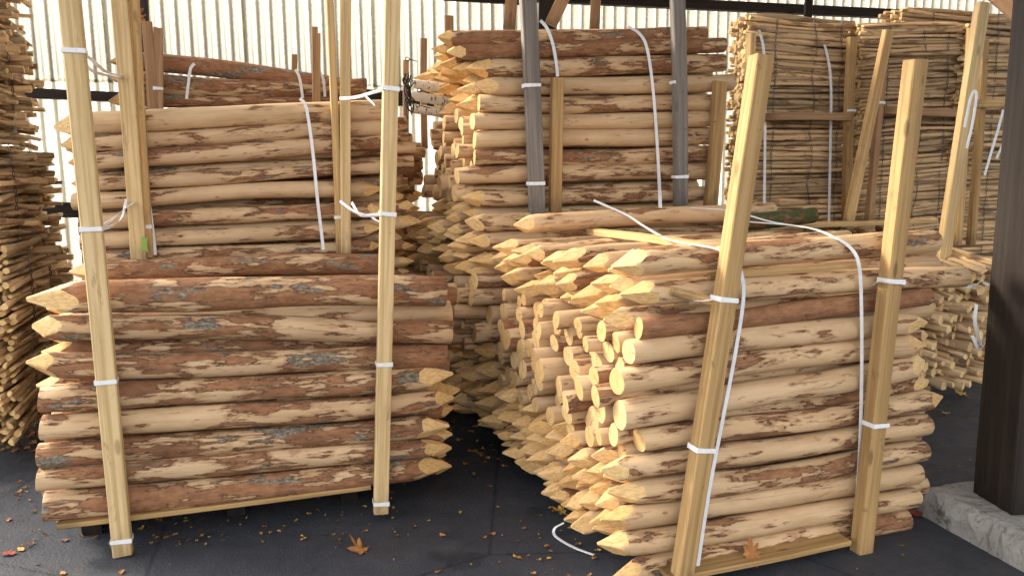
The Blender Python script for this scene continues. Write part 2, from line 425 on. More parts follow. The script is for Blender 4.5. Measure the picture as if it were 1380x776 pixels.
# ------------------------------------------------------------------ posts
SEG = 26
def post_geo(L, r, point, seed, bark, tone, bend=.008, both=False, bendv=None):
    """a round post along local X from 0 to L. point: 'L' sharpened at x=0, 'R' at x=L, None sawn at both ends"""
    g = np.random.default_rng(seed)
    th = np.linspace(0, 2 * np.pi, SEG, endpoint=False)
    tl = 2 * r * g.uniform(1.2, 1.75)
    body = np.linspace(0, 1, 13)
    tipx = np.linspace(0, 1, 9) ** 1.0
    if point is None: xs = body * L
    else: xs = np.concatenate([tipx * tl, tl + body[1:] * (L - tl)])      # tip at x=0
    n = len(xs)
    # wandering centre line, swelling radius
    a1, a2 = g.uniform(-1, 1, 2) * bend; p1, p2 = g.uniform(0, 6.28, 2)
    a3, a4 = g.uniform(-1, 1, 2) * bend * .5
    t = xs / L
    cy = a1 * np.sin(np.pi * t) + a3 * np.sin(2.3 * np.pi * t + p1)
    cz = a2 * np.sin(np.pi * t) + a4 * np.sin(2.6 * np.pi * t + p2)
    if bendv is not None: cz = cz + bendv * np.sin(np.pi * t)
    tap = g.uniform(-.10, .10)
    rr = r * (1 + tap * (t - .5)) * (1 + .035 * np.sin(t * g.uniform(5, 11) + p1) + .02 * np.sin(t * g.uniform(14, 22) + p2))
    ang = 1 + .035 * np.cos(2 * th + p1) + .022 * np.cos(3 * th + p2)
    RR = rr[:, None] * ang[None, :]
    RR = RR * (1 + g.normal(0, .011, RR.shape))
    for _ in range(g.integers(1, 4)):     # knots
        kx, ka = g.uniform(.2, .95) * L, g.uniform(0, 6.28)
        dth = (th - ka + np.pi) % (2 * np.pi) - np.pi
        RR = RR * (1 + g.uniform(.04, .13) * np.exp(-((xs[:, None] - kx) / .045) ** 2 - (dth[None, :] / .45) ** 2))
    cut = np.full((n, SEG), -.05)
    if point is not None:
        ph0 = g.uniform(0, 1.57); fm = np.full((n, SEG), 9.0)
        nf = 4 if g.random() < .8 else 3
        for k_ in range(nf):
            start = tl * g.uniform(.72, 1.0); s_ = np.where(xs < start, (xs / start), 9.0)
            dist = (r * .10 + r * .93 * s_)
            dist = np.where(xs < start, dist, 9.0)
            c = np.cos(th - ph0 - k_ * 2 * np.pi / nf - g.uniform(-.15, .15))
            fm = np.minimum(fm, np.where(c[None, :] > .12, dist[:, None] / np.maximum(c, .12)[None, :], 9.0))
        cut = np.clip(RR - fm, -.05, .05)
        RR = np.minimum(RR, fm)
        # drift the tip off centre
        dy, dz = g.uniform(-.35, .35, 2) * r
        dr = np.clip(1 - xs / tl, 0, 1); cy = cy + dy * dr; cz = cz + dz * dr
    X = np.repeat(xs[:, None], SEG, 1)
    # slightly oblique saw cuts
    ob = g.uniform(-.12, .12, 4)
    Yl, Zl = RR * np.cos(th), RR * np.sin(th)
    if point is None: X[0] += ob[0] * Yl[0] + ob[1] * Zl[0]
    X[-1] += ob[2] * Yl[-1] + ob[3] * Zl[-1]
    Y = Yl + cy[:, None]; Z = Zl + cz[:, None]
    V = np.stack([X, Y, Z], -1).reshape(-1, 3)
    LP = np.stack([X, Yl, Zl], -1).reshape(-1, 3)
    CD = cut.reshape(-1)
    idx = np.arange(n * SEG).reshape(n, SEG)
    q = np.stack([idx[:-1], np.roll(idx[:-1], -1, 1), np.roll(idx[1:], -1, 1), idx[1:]], -1).reshape(-1, 4)[:, ::-1]
    smooth = (np.minimum.reduce([cut[:-1], cut[1:], np.roll(cut[:-1], -1, 1), np.roll(cut[1:], -1, 1)]) < 0).reshape(-1)
    quads = [q]; sm = [smooth]; tris = []; extra = []; el = []; ec = []
    nv = n * SEG
    def cap(ring, sgn):
        nonlocal nv
        # rim ring (worn arris) then centre; duplicated so that the sawn face has its own colour
        rv, rl = V[ring], LP[ring]
        ctr = rv.mean(0); lc = rl.mean(0)
        k1 = ctr + (rv - ctr) * .965; k1[:, 0] += sgn * .0025
        extra.append(k1); el.append(lc + (rl - lc) * .965); ec.append(np.full(SEG, -.05)); i1 = np.arange(nv, nv + SEG); nv += SEG
        extra.append(k1 + [sgn * .0002, 0, 0]); el.append(lc + (rl - lc) * .965); ec.append(np.full(SEG, 1.0)); i2 = np.arange(nv, nv + SEG); nv += SEG
        extra.append((ctr + [sgn * .003, 0, 0])[None]); el.append(lc[None]); ec.append(np.array([1.0])); c_ = nv; nv += 1
        qq = np.stack([ring, np.roll(ring, -1), np.roll(i1, -1), i1], -1)
        tt = np.stack([i2, np.roll(i2, -1), np.full(SEG, c_)], -1)
        if sgn > 0: qq = qq[:, ::-1]; tt = tt[:, ::-1]
        quads.append(qq[:, ::-1] if False else qq); sm.append(np.ones(SEG, bool)); tris.append(tt)
    if point is None: cap(idx[0], -1)
    else:
        extra.append(V[idx[0]].mean(0)[None] - [[.002, 0, 0]]); el.append(LP[idx[0]].mean(0)[None]); ec.append(np.array([.05])); c_ = nv; nv += 1
        tris.append(np.stack([idx[0], np.roll(idx[0], -1), np.full(SEG, c_)], -1))
    cap(idx[-1], +1)
    V = np.concatenate([V] + extra); LP = np.concatenate([LP] + el); CD = np.concatenate([CD] + ec)
    Q = np.concatenate(quads); T = np.concatenate(tris)
    sm = np.concatenate(sm + [np.zeros(len(T), bool)])
    if point == 'R':                    # turn end for end
        V[:, 0] = L - V[:, 0]; V[:, 1] *= -1; LP[:, 1] *= -1
    SD = np.tile(np.array([(seed * .61803) % 1.0, bark, tone]), (len(V), 1))
    return V, Q, T, sm, LP, CD, SD
def np_mesh(name, V, Q, T, sm, LP, CD, SD, mat):
    me = bpy.data.meshes.new(name)
    me.vertices.add(len(V)); me.vertices.foreach_set('co', V.astype(np.float32).ravel())
    nl = len(Q) * 4 + len(T) * 3
    me.loops.add(nl); me.loops.foreach_set('vertex_index', np.concatenate([Q.ravel(), T.ravel()]).astype(np.int32))
    st = np.concatenate([np.arange(len(Q)) * 4, len(Q) * 4 + np.arange(len(T)) * 3]).astype(np.int32)
    me.polygons.add(len(st)); me.polygons.foreach_set('loop_start', st)
    me.update(calc_edges=True)
    me.polygons.foreach_set('use_smooth', sm)
    a = me.attributes.new('lp', 'FLOAT_VECTOR', 'POINT'); a.data.foreach_set('vector', LP.astype(np.float32).ravel())
    a = me.attributes.new('sd', 'FLOAT_VECTOR', 'POINT'); a.data.foreach_set('vector', SD.astype(np.float32).ravel())
    a = me.attributes.new('cutd', 'FLOAT', 'POINT'); a.data.foreach_set('value', CD.astype(np.float32))
    me.materials.append(mat); me.update(); return me

ORD = ['', 'first', 'second', 'third', 'fourth', 'fifth', 'sixth', 'seventh', 'eighth', 'ninth', 'tenth', 'eleventh', 'twelfth',
       'thirteenth', 'fourteenth', 'fifteenth', 'sixteenth', 'seventeenth', 'eighteenth']
POSTS = []      # every post: dict(obj, data, label ...)
def post_look(point, bark):
    b = 'bark-covered' if bark > .72 else 'patchy-barked' if bark > .45 else 'mostly peeled' if bark > .22 else 'clean peeled'
    e = {'L': 'post pointed left', 'R': 'post pointed right', None: 'sawn post'}[point]
    return b + ' ' + e
def add_post(A, B, r, point, bark, tone, label, group, bend=.008, name='fence_post', bendv=None, cat='fence post'):
    seed = len(POSTS) + 101
    ax = B - A; L = ax.length; ax.normalize()
    data = post_geo(L, r, point, seed, bark, tone, bend, bendv=bendv)
    z = Vector((0, 0, 1)); y = z.cross(ax).normalized(); z = ax.cross(y)
    M = Matrix((ax, y, z)).transposed().to_4x4(); M.translation = A
    o = obj(name, np_mesh(name, *data, M_POST), None, M)
    tag(o, label, cat, group)
    POSTS.append(dict(o=o, d=data, M=M, n=0)); return o

def pack(front, ncols, depth_step, zmax, jr, r_):
    """circles in the section of a stack (depth, height); the front column stays, the rest is shaken apart.
    front: list of (z, radius), top first; returns {(row, col): (depth, z, radius)}"""
    P = []; key = []
    for i, (z, ra) in enumerate(front):
        P.append([ra, z, ra, 1]); key.append((i, 0))
    for c in range(1, ncols):
        for i, (z, ra) in enumerate(front):
            rn = min(max(ra * r_.uniform(.97 - 1.5 * jr, 1.0), .030), .066)
            P.append([c * depth_step + r_.uniform(-.01, .01), z - (c % 2) * ra * 1.05 + r_.uniform(-.02, .02), rn, 0]); key.append((i, c))
    P = np.array(P)
    fixed = P[:, 3] > .5
    for it in range(90):
        D = P[:, None, :2] - P[None, :, :2]; d = np.sqrt((D ** 2).sum(-1)) + 1e-6
        ov = (P[:, 2][:, None] + P[:, 2][None] + .0015) - d; np.fill_diagonal(ov, 0)
        ov = np.clip(ov, 0, .03)
        push = (D / d[..., None] * ov[..., None] * .5).sum(1)
        push[fixed] = 0
        P[:, :2] += push * .7
        P[~fixed, 1] -= .0008 if it < 60 else 0
        P[:, 1] = np.maximum(P[:, 1], np.where(fixed, -9, P[:, 2] + .11))
        P[:, 0] = np.maximum(P[:, 0], np.where(fixed, -9, P[:, 2]))
    return {k_: (p[0], p[1], p[2]) for k_, p in zip(key, P)}

def stack(face, rows, ncols, step, where, group, bark, tone, length, off=0.0, jit=.04, seed=1, skew=0.0, zshift=0.0, drop=None, bend=.008, jr=.15, left_line=None):
    """rows: (uL, vL, uR, vR, thickness px, point) measured on the front face, top row first"""
    r_ = random.Random(seed); fr = []
    for (uL, vL, uR, vR, th, pt, *opt) in rows:
        A = face.at(uL, vL, off); B = face.at(uR, vR, off)
        dep = ((A + B) / 2 - EYE).dot(fwd); ra = th * .95 / FPX * dep / 2
        A = face.at(uL, vL, off + ra); B = face.at(uR, vR, off + ra)
        fr.append((A, B, ra, pt, opt[0] if opt else None))
    pk = pack([((A.z + B.z) / 2, ra) for A, B, ra, pt, _ in fr], ncols, step, 0, jr, r_)
    sA = [(A - face.o).dot(face.ax) for A, *_ in fr]; sB = [(B - face.o).dot(face.ax) for _, B, *_ in fr]
    mA, mB = (left_line if left_line is not None else sum(sA) / len(sA)), sum(sB) / len(sB)
    for (i, c), (dd, z, ra) in sorted(pk.items(), key=lambda q: (q[0][1], q[0][0])):
        A, B, ra0, pt, bk = fr[i]
        if drop and (i, c) in drop: continue
        b = min(max((bk if (bk is not None and c == 0) else r_.gauss(bark, .13)), .05), .95)
        t = r_.uniform(*tone)
        lab = f'{post_look(pt, b)}, {ORD[i + 1]} layer down, ' + ('front row' if c == 0 else f'{ORD[c + 1]} row back') + f', {where}'
        if c == 0: a_, b_ = A, B
        else:
            zm = (A.z + B.z) / 2; tl = (B.z - A.z) * .7
            k_ = min(c / 3, 1.0)
            s0 = sA[i] * (1 - k_ * .5) + mA * k_ * .5 + r_.uniform(-jit, jit) + skew * dd
            s1 = s0 + length * r_.uniform(.975, 1.025)
            base = face.o + face.back * (off + dd)
            yaw = r_.uniform(-.012, .012)
            a_ = base + face.ax * s0 + Vector((0, 0, z - tl / 2)); b_ = base + face.ax * s1 + Vector((0, 0, z + tl / 2)) + face.back * yaw
        add_post(a_, b_, ra, pt, b, t, lab, group, bend=bend)
    return pk

# ================================================================== the setting
def ground_sheet():
    n = 2; X0, X1, Y0, Y1 = -60, 60, -40, 80
    o = obj('ground', mesh('ground', [(X0, Y0, 0), (X1, Y0, 0), (X1, Y1, 0), (X0, Y1, 0)], [(0, 1, 2, 3)], M_ASPH))
    tag(o, kind='structure')
ground_sheet()

WF = Face(-1.2, 6.95, 14)
def corrugated_wall():
    root = empty('corrugated_wall', WF.o, 'pale translucent corrugated sheet wall standing behind all the timber stacks', 'wall')
    root.rotation_euler = (0, 0, WF.a)
    # sheets 1.06 m wide (ten waves), each a part, lapped over one another
    for s_ in range(-7, 9):
        for (z0, z1, off) in ((.30, 2.33, .0), (2.30, 4.3, -.006)):
            V, F = [], []; N = 10 * 12
            x0 = s_ * PERIOD * 10
            for i in range(N + 3):
                x = x0 + i * PERIOD / 12; y = .014 * math.sin(2 * math.pi * x / PERIOD) + (-.003 if s_ % 2 else .0) + off
                V += [(x, y, z0), (x, y, z1), (x, y + .0015, z0), (x, y + .0015, z1)]
            for i in range(N + 2):
                a = i * 4; F += [(a, a + 4, a + 5, a + 1), (a + 3, a + 7, a + 6, a + 2), (a + 1, a + 5, a + 7, a + 3), (a, a + 2, a + 6, a + 4)]
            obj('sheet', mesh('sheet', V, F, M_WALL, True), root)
    box_obj('plinth', (-7.5, -.06, 0), (9.6, .09, .32), M_CONC, root)
    return root
WALL = corrugated_wall()

def roof():  # out of view, added to cut sky light; left edge lets the sun under
    root = empty('unseen_shed_roof', Vector((0, 0, 4.6)), 'unseen dark sheet roof of the open shed, added to block light from above', 'roof')
    g = random.Random(9)
    for i in range(13):
        x0 = -2.7 + i * 1.0
        y1 = 6.75 + (x0 + 1.2) * .25; V, F = [], []; N = 20
        for j in range(N + 2):
            x = x0 + j * .05; z = .025 * math.sin(2 * math.pi * j / 4)
            V += [(x, .3, z - .1), (x, y1, z + .15), (x, .3, z - .098), (x, y1, z + .152)]
        for j in range(N + 1):
            a = j * 4; F += [(a, a + 1, a + 5, a + 4), (a + 2, a + 6, a + 7, a + 3)]
        obj('roof_sheet', mesh('roof_sheet', V, F, M_BRN, True), root)
    for y in (.6, 2.2, 3.8, 5.4):
        box_obj('purlin', (-2.7, y - .05, -.28), (10.3, y + .05, -.15), M_DARK, root)
    return root
roof()
def rail(u0, v0, u1, v1, th, off, label, mat=M_DARK, d_=.08, cat='beam'):
    A = WF.at(u0, v0, off); B = WF.at(u1, v1, off)
    wd = th / FPX * ((A + B) / 2 - EYE).dot(fwd)
    return batten(A, B, d_, wd, mat, label, None, Vector((0, 0, 1)), name='rail', cat=cat)
rail(-40, 122, 300, 137, 13, -.08, 'dark timber rail crossing the corrugated wall behind the left stacks, upper one')
rail(-40, 281, 300, 288, 20, -.08, 'dark timber rail low on the corrugated wall beside the left pale stack')
rail(640, -8, 1500, 33, 12, -.08, 'long dark timber rail along the corrugated wall above the right stacks')
rail(380, 128, 640, 136, 20, -.08, 'dark timber rail on the corrugated wall between the two post stacks')
def upright(u0, v0, u1, v1, th, y, mat, label, d_=.05, name='upright_timber', cat='timber', ties=()):
    A = at_y(u0, v0, y); B = at_y(u1, v1, y)
    wd = th / FPX * ((A + B) / 2 - EYE).dot(fwd)
    return batten(A, B, wd, d_, mat, label, None, Vector((0, -1, 0)), ties, name=name, cat=cat)
upright(193, 150, 184, -260, 17, 6.4, M_DARK, 'dark upright timber with dead leaves behind the left upper stack')
upright(1087, 42, 1106, -195, 10, 7.55, M_DARK, 'short dark upright crossing the rail above the right paling stacks')

# ------------------------------------------------------------------ right pillar on its footing
def pillar():
    root = empty('roof_pillar', ground(1362, 690, 0), 'thick dark tarred roof pillar standing on the concrete footing at right', 'pillar')
    base = root.location.copy()
    def vert(u, v, z): return ground(u, v, z)
    A = vert(1368, 676, .13); B = A + Vector((0, 0, 3.2))
    V, F = chamfer_box(.22, .24, 3.2, c=.008, segs=14, seed=5, warp=.004)
    Mx = frame_from(A, B, Vector((math.sin(R(6)), -math.cos(R(6)), 0)))
    o = obj('shaft', mesh('shaft', V, F, M_DARK)); o.matrix_world = root.matrix_basis.inverted() @ Mx; o.parent = root
    # checks in the old timber: two long narrow splits
    rr_ = random.Random(3); V, F = [], []
    for (x, z0, z1) in ((-.03, .15, 1.1), (.045, .9, 2.4), (-.07, 1.6, 2.6)):
        P = [(x + rr_.uniform(-.004, .004), -.1205, z0 + (z1 - z0) * i / 10) for i in range(11)]
        for i, (px, py, pz) in enumerate(P):
            hw = .0035 * math.sin(math.pi * (i + .5) / 11)
            V += [(px - hw, py, pz), (px + hw, py, pz)]
        b = len(V) - 22
        for i in range(10): F.append((b + 2 * i, b + 2 * i + 1, b + 2 * i + 3, b + 2 * i + 2))
    c = obj('timber_split', mesh('timber_split', V, F, M_BLACK), o)
    # pale downpipe/cable at its right edge
    V, F = tube_geo([(.125, -.09, .0), (.125, -.09, 3.1)], .011, 8)
    obj('conduit', mesh('conduit', V, F, simple('grey_conduit', (.18, .18, .17), .5)), o)
    return root
pillar()
def footing():
    # a cast block with broken arrises; the left face runs towards the camera
    a = ground(1234, 690); b = ground(1382, 772); b = b + (b - a) * 1.0
    ax = (b - a).normalized(); ri = Vector((-ax.y, ax.x, 0))
    if ri.x < 0: ri = -ri
    L = (b - a).length; W_ = 1.0; H = .13
    r_ = random.Random(4); N, K = 34, 22; V, F = [], []
    def P(i, j, z):
        x = L * i / N; y = W_ * j / K
        q = a + ax * x + ri * y; q.z = z; return q
    grid = {}
    for i in range(N + 1):
        for j in range(K + 1):
            edge = (i in (0, N)) or (j in (0, K))
            z = H + r_.uniform(-.004, .004) - (r_.uniform(.0, .03) if edge else 0)
            q = P(i, j, z)
            if j == 0: q += ri * (.012 + r_.uniform(0, .015))
            if i == 0: q += ax * (.01 + r_.uniform(0, .012))
            grid[i, j] = len(V); V.append(q)
    for i in range(N):
        for j in range(K): F.append((grid[i, j], grid[i, j + 1], grid[i + 1, j + 1], grid[i + 1, j]))
    ring = [(i, 0) for i in range(N + 1)] + [(N, j) for j in range(1, K + 1)] + [(i, K) for i in range(N - 1, -1, -1)] + [(0, j) for j in range(K - 1, 0, -1)]
    low = {}; mid = {}
    for (i, j) in ring:
        q = P(i, j, H * .55); q += Vector((r_.uniform(-.008, .008), r_.uniform(-.008, .008), r_.uniform(-.01, .01))); mid[i, j] = len(V); V.append(q)
        q = P(i, j, -.02); low[i, j] = len(V); V.append(q)
    for k_ in range(len(ring)):
        p, q = ring[k_], ring[(k_ + 1) % len(ring)]
        F.append((grid[p], grid[q], mid[q], mid[p])); F.append((mid[p], mid[q], low[q], low[p]))
    o = obj('concrete_footing', mesh('concrete_footing', V, F, M_CONC)); tag(o, 'worn grey concrete footing block under the dark roof pillar', 'footing')
footing()
# roof brace and roof pieces at the top edge
batten(at_y(1343, -12, 4.2), at_y(1384, 22, 4.0), .075, .09, M_BRN, 'short brown diagonal roof brace beside the dark pillar top', name='roof_brace', cat='brace')
batten(at_y(1340, -30, 4.25), at_y(1400, -18, 3.6), .09, .05, M_DARK, 'dark roof timber over the brace at the top right corner', name='roof_timber', cat='timber')
batten(at_y(686, 40, 6.7), at_y(713, -262, 6.7), .10, .05, M_BRN, 'brown upright slat behind the middle upper stack, left of the grey batten', name='upright_timber', cat='timber')
batten(at_y(738, 40, 6.6), at_y(748, -270, 6.6), .15, .05, M_DARK, 'dark roof upright between two brown slats at the top', name='upright_timber', cat='timber')
batten(at_y(742, 34, 6.4), at_y(888, -275, 6.4), .10, .07, M_BRN, 'brown leaning roof strut behind the middle upper stack top', name='roof_brace', cat='brace')
batten(at_y(801, 42, 6.5), at_y(815, -270, 6.5), .08, .05, M_BRN, 'brown upright slat rising right behind the middle upper stack top', name='upright_timber', cat='timber')
batten(at_y(598, -3, 6.9), at_y(700, 3, 7.0), .05, .04, M_DARK, 'thin dark roof lath along the top centre edge', name='roof_lath', cat='lath')

# ================================================================== post stacks
FA = Face(-1.605, 3.06, 17)
A_rows = [
    (35, 402, 600, 392, 45, 'L', .56), (42, 441, 608, 447, 35, 'L', .50), (37, 493, 600, 478, 36, 'L', .50),
    (57, 536, 610, 504, 38, 'R', .52), (58, 574, 612, 537, 33, 'R', .40), (55, 613, 606, 571, 34, 'R', .52), (53, 645, 602, 601, 31, 'R', .42),
    (60, 682, 606, 625, 37, 'R', .57)]
stack(FA, A_rows, 8, .115, 'left lower stack', 'posts of the left lower stack', .45, (.2, .65), 1.72, seed=11, jit=.03, bend=.012)
# two raised posts at the back of the left lower stack
FA2 = Face(-1.605 + .25, 3.06 + .80, 17)
def loose(face, uL, vL, uR, vR, th, pt, bark, label, group, tone=.6, bend=.012, off=0, bendv=None):
    A = face.at(uL, vL, off); B = face.at(uR, vR, off); ra = th / FPX * (((A + B) / 2 - EYE).dot(fwd)) / 2
    return add_post(A, B, ra, pt, bark, tone, label, group, bend=bend, bendv=bendv)
loose(FA2, 92, 366, 522, 355, 29, 'L', .62, 'brown patchy post pointed left lying on the rear top of left lower stack', 'posts of the left lower stack', .7)
FB = Face(-1.72, 4.12, 17)
B_rows = [
    (72, 170, 516, 149, 31, 'L', .20), (83, 196, 516, 172, 24, 'L', .34), (92, 222, 518, 192, 25, 'L', .42), (96, 250, 514, 224, 21, 'L', .36),
    (100, 272, 516, 253, 24, 'R', .22), (108, 299, 514, 281, 23, 'R', .36), (110, 326, 512, 309, 22, 'R', .26), (114, 347, 512, 331, 20, 'R', .45)]
stack(FB, B_rows, 5, .11, 'left upper stack', 'posts of the left upper stack', .42, (.3, .8), 1.75, seed=12, jit=.04, bend=.013)
# the lower stack that carries it
A2_rows = [(112, 372, 505, 352, 24, 'R'), (112, 400, 505, 378, 24, 'L'), (112, 426, 505, 403, 24, 'R'), (112, 452, 505, 429, 25, 'L'),
           (112, 478, 505, 455, 25, 'R'), (112, 505, 505, 481, 25, 'L'), (112, 532, 505, 507, 25, 'R'), (112, 556, 505, 531, 24, 'L')]
stack(FB, A2_rows, 5, .11, 'stack under left upper stack', 'posts under the left upper stack', .5, (.3, .8), 1.70, seed=13, off=.02)
# the tall stack behind, seen over the top and to the right of the left upper stack
FC = Face(-1.9, 5.05, 17)
C_rows = [(150, 143, 545, 190, 22, 'L'), (152, 170, 553, 190, 22, 'L'), (160, 195, 555, 212, 22, 'L'), (160, 218, 556, 234, 21, 'L'), (160, 242, 552, 256, 22, 'R'),
          (160, 265, 556, 279, 22, 'R'), (160, 289, 550, 301, 22, 'R'), (160, 312, 556, 323, 21, 'R'), (160, 334, 552, 345, 21, 'L'), (160, 357, 556, 367, 21, 'R'),
          (160, 380, 552, 389, 21, 'R'), (160, 402, 556, 411, 21, 'L'), (160, 425, 556, 433, 21, 'L'), (160, 447, 556, 455, 21, 'L'), (160, 468, 556, 477, 21, 'L')][1:]
stack(FC, C_rows, 3, .11, 'stack behind left upper stack', 'posts of the stack behind left upper stack', .45, (.3, .8), 1.95, seed=14)
gC = 'posts lying on top of the rear left stack'
loose(FC, 148, 80, 492, 122, 24, 'L', .80, 'bark-covered bowed post, topmost of three on the rear left stack', gC, .8, .01, .02, .015)
loose(FC, 150, 107, 492, 118, 27, 'L', .55, 'thick bowed post in the middle of three on the rear left stack', gC, .6, .01, .0, -.035)
loose(FC, 145, 134, 492, 138, 19, 'L', .6, 'thin brown post, lowest of three on the rear left stack', gC, .6, .01, .0, 0)

FD = Face(.605, 2.76, 19)
D_rows = [
    (825, 357, 1256, 326, 38, 'L', .30), (838, 398, 1298, 373, 34, 'L', .36), (862, 443, 1250, 398, 30, None, .80), (848, 473, 1246, 432, 35, 'R', .18),
    (832, 514, 1242, 464, 37, 'R', .28), (836, 558, 1250, 490, 38, 'R', .18), (862, 594, 1270, 538, 31, 'R', .40), (812, 637, 1247, 573, 34, 'L', .34),
    (820, 668, 1242, 607, 34, 'L', .38), (808, 703, 1236, 638, 33, 'L', .22), (807, 736, 1232, 668, 34, 'L', .30), (822, 776, 1219, 700, 33, 'L', .46)]
stack(FD, D_rows, 16, .092, 'right front stack', 'posts of the right front stack', .27, (.1, .5), 1.52, bend=.013, seed=21, jit=.055, skew=-.01, left_line=-.27)
# the stack behind it, which carries the middle upper stack
FE = Face(.605 - .49, 2.76 + 1.43, 19)
E_rows = [
    (628, 300, 1010, 292, 24, 'L'), (632, 326, 1010, 312, 24, 'L'), (640, 350, 1010, 336, 24, 'L'), (640, 376, 1010, 360, 24, None), (636, 400, 1010, 384, 24, None),
    (660, 425, 1010, 408, 24, None), (640, 449, 1010, 432, 24, None), (640, 474, 1010, 456, 24, 'L'), (640, 498, 1010, 480, 24, 'L'),
    (644, 522, 1010, 504, 24, 'L'), (640, 546, 1010, 528, 24, 'L'), (645, 570, 1010, 552, 24, 'L')]
stack(FE, E_rows, 17, .094, 'stack under middle upper stack', 'posts of the stack under the middle upper stack', .30, (.2, .7), 1.5, seed=22, jit=.08, skew=-.06, bend=.013)
F_rows = [
    (590, 52, 950, 45, 20, 'L', .5), (603, 70, 976, 60, 22, 'L', .65), (630, 92, 975, 84, 27, 'L', .45), (638, 117, 985, 112, 25, 'L', .18),
    (646, 140, 962, 138, 24, None, .34), (637, 164, 958, 160, 22, None, .15), (640, 189, 955, 185, 24, None, .12), (640, 213, 958, 208, 22, None, .42),
    (616, 238, 950, 232, 24, None, .36), (622, 268, 950, 260, 22, 'L', .38)]
FF = Face(.605 - .52, 2.76 + 1.52, 17)
stack(FF, F_rows, 13, .11, 'middle upper stack', 'posts of the middle upper stack', .26, (.1, .5), 1.5, seed=23, jit=.06, skew=.05, bend=.014)
gD = 'loose posts lying on the right front stack'
FD2 = Face(.605 - .40, 2.76 + 1.12, 17)
loose(FD2, 694, 302, 1040, 284, 24, 'L', .22, 'peeled post pointed left lying at the rear top of right front stack', gD, .3)
loose(FD2, 1000, 300, 1096, 290, 22, None, .95, 'short dark mossy log lying on the right front stack', gD, 1.0, .004, -.15).data.materials[0] = M_MOSS

# ------------------------------------------------------------------ which posts show: keep those as things, join the unseen heart of the stacks
from mathutils.bvhtree import BVHTree
def post_tree():
    VV, PP, own, nv = [], [], [], 0
    for k_, p in enumerate(POSTS):
        V, Q, T, *_ = p['d']; Mx = np.array(p['M']); W = V @ Mx[:3, :3].T + Mx[:3, 3]
        VV.append(W); PP += (Q + nv).tolist() + (T + nv).tolist(); own += [k_] * (len(Q) + len(T)); nv += len(V)
    return BVHTree.FromPolygons(np.concatenate(VV).tolist(), PP), own
TREE, OWN = post_tree()
def sort_posts(limit=300):
    for p in POSTS: p['n'] = 0
    for v in range(2, 776, 3):
        for u in range(2, 1380, 3):
            h = TREE.ray_cast(EYE, ray(u, v))
            if h[0] is not None: POSTS[OWN[h[2]]]['n'] += 1
    keep = sorted([p for p in POSTS if p['n'] >= 2], key=lambda p: -p['n'])[:limit]
    ids = {id(p) for p in keep}
    rest = [p for p in POSTS if id(p) not in ids]
    print('POSTS', len(POSTS), 'seen', sum(p['n'] > 1 for p in POSTS), 'kept', len(keep), 'smallest kept', keep[-1]['n'])
    parts = [[] for _ in range(7)]; nv = 0
    for p in rest:
        V, Q, T, sm, LP, CD, SD = p['d']
        Mx = np.array(p['M']); W = V @ Mx[:3, :3].T + Mx[:3, 3]
        parts[0].append(W); parts[1].append(Q + nv); parts[2].append(T + nv); nv += len(V)
        nq = len(Q); parts[3].append(sm[:nq]); parts[6].append(sm[nq:]); parts[4].append(LP); parts[5].append((CD, SD))
        me = p['o'].data; bpy.data.objects.remove(p['o']); bpy.data.meshes.remove(me)
    V = np.concatenate(parts[0]); Q = np.concatenate(parts[1]); T = np.concatenate(parts[2])
    sm = np.concatenate(parts[3] + parts[6]); LP = np.concatenate(parts[4])
    CD = np.concatenate([c for c, s_ in parts[5]]); SD = np.concatenate([s_ for c, s_ in parts[5]])
    o = obj('fence_post_mass', np_mesh('fence_post_mass', V, Q, T, sm, LP, CD, SD, M_POST))
    tag(o, 'mass of further fence posts deep inside the stacks, only their ends showing', 'fence posts', kind='stuff')
sort_posts()

# ================================================================== pales and fence rolls
def stick_mesh(L, r, seed, split):
    g = random.Random(seed); V, F, mi = [], [], []; S_, N = 6, 7
    ph = g.uniform(0, 6.28); b1, b2 = g.uniform(-.022, .022), g.uniform(-.022, .022); kx = g.uniform(-.01, .01)
    sec = []
    for j in range(S_):
        a = 2 * math.pi * j / S_ + ph; q = r * g.uniform(.75, 1.12)
        sec.append((q * math.cos(a), q * math.sin(a) * (.62 if split else 1)))
    for i in range(N):
        t = i / (N - 1); x = L * t
        s_ = 1 + .12 * math.sin(t * 7 + ph) + g.uniform(-.07, .07)
        for (a, b) in sec:
            V.append((x + (g.uniform(-.004, .004) if i in (0, N - 1) else 0), a * s_ + b1 * math.sin(math.pi * t) + kx * math.sin(6.28 * t), b * s_ + b2 * math.sin(math.pi * t)))
    for i in range(N - 1):
        for j in range(S_): F.append((i * S_ + j, i * S_ + (j + 1) % S_, (i + 1) * S_ + (j + 1) % S_, (i + 1) * S_ + j)); mi.append(0)
    F += [tuple(range(S_ - 1, -1, -1)), tuple((N - 1) * S_ + j for j in range(S_))]; mi += [1, 1]
    me = mesh('pale', V, F, [M_STICK, M_STICKEND], False, mi)
    me.polygons.foreach_set('use_smooth', [k_ < (N - 1) * S_ for k_ in range(len(F))])
    return me
STICKS = {L: [stick_mesh(L, .0195, 900 + i + int(L * 50), i % 3 == 0) for i in range(12)] for L in (.95, 1.15)}
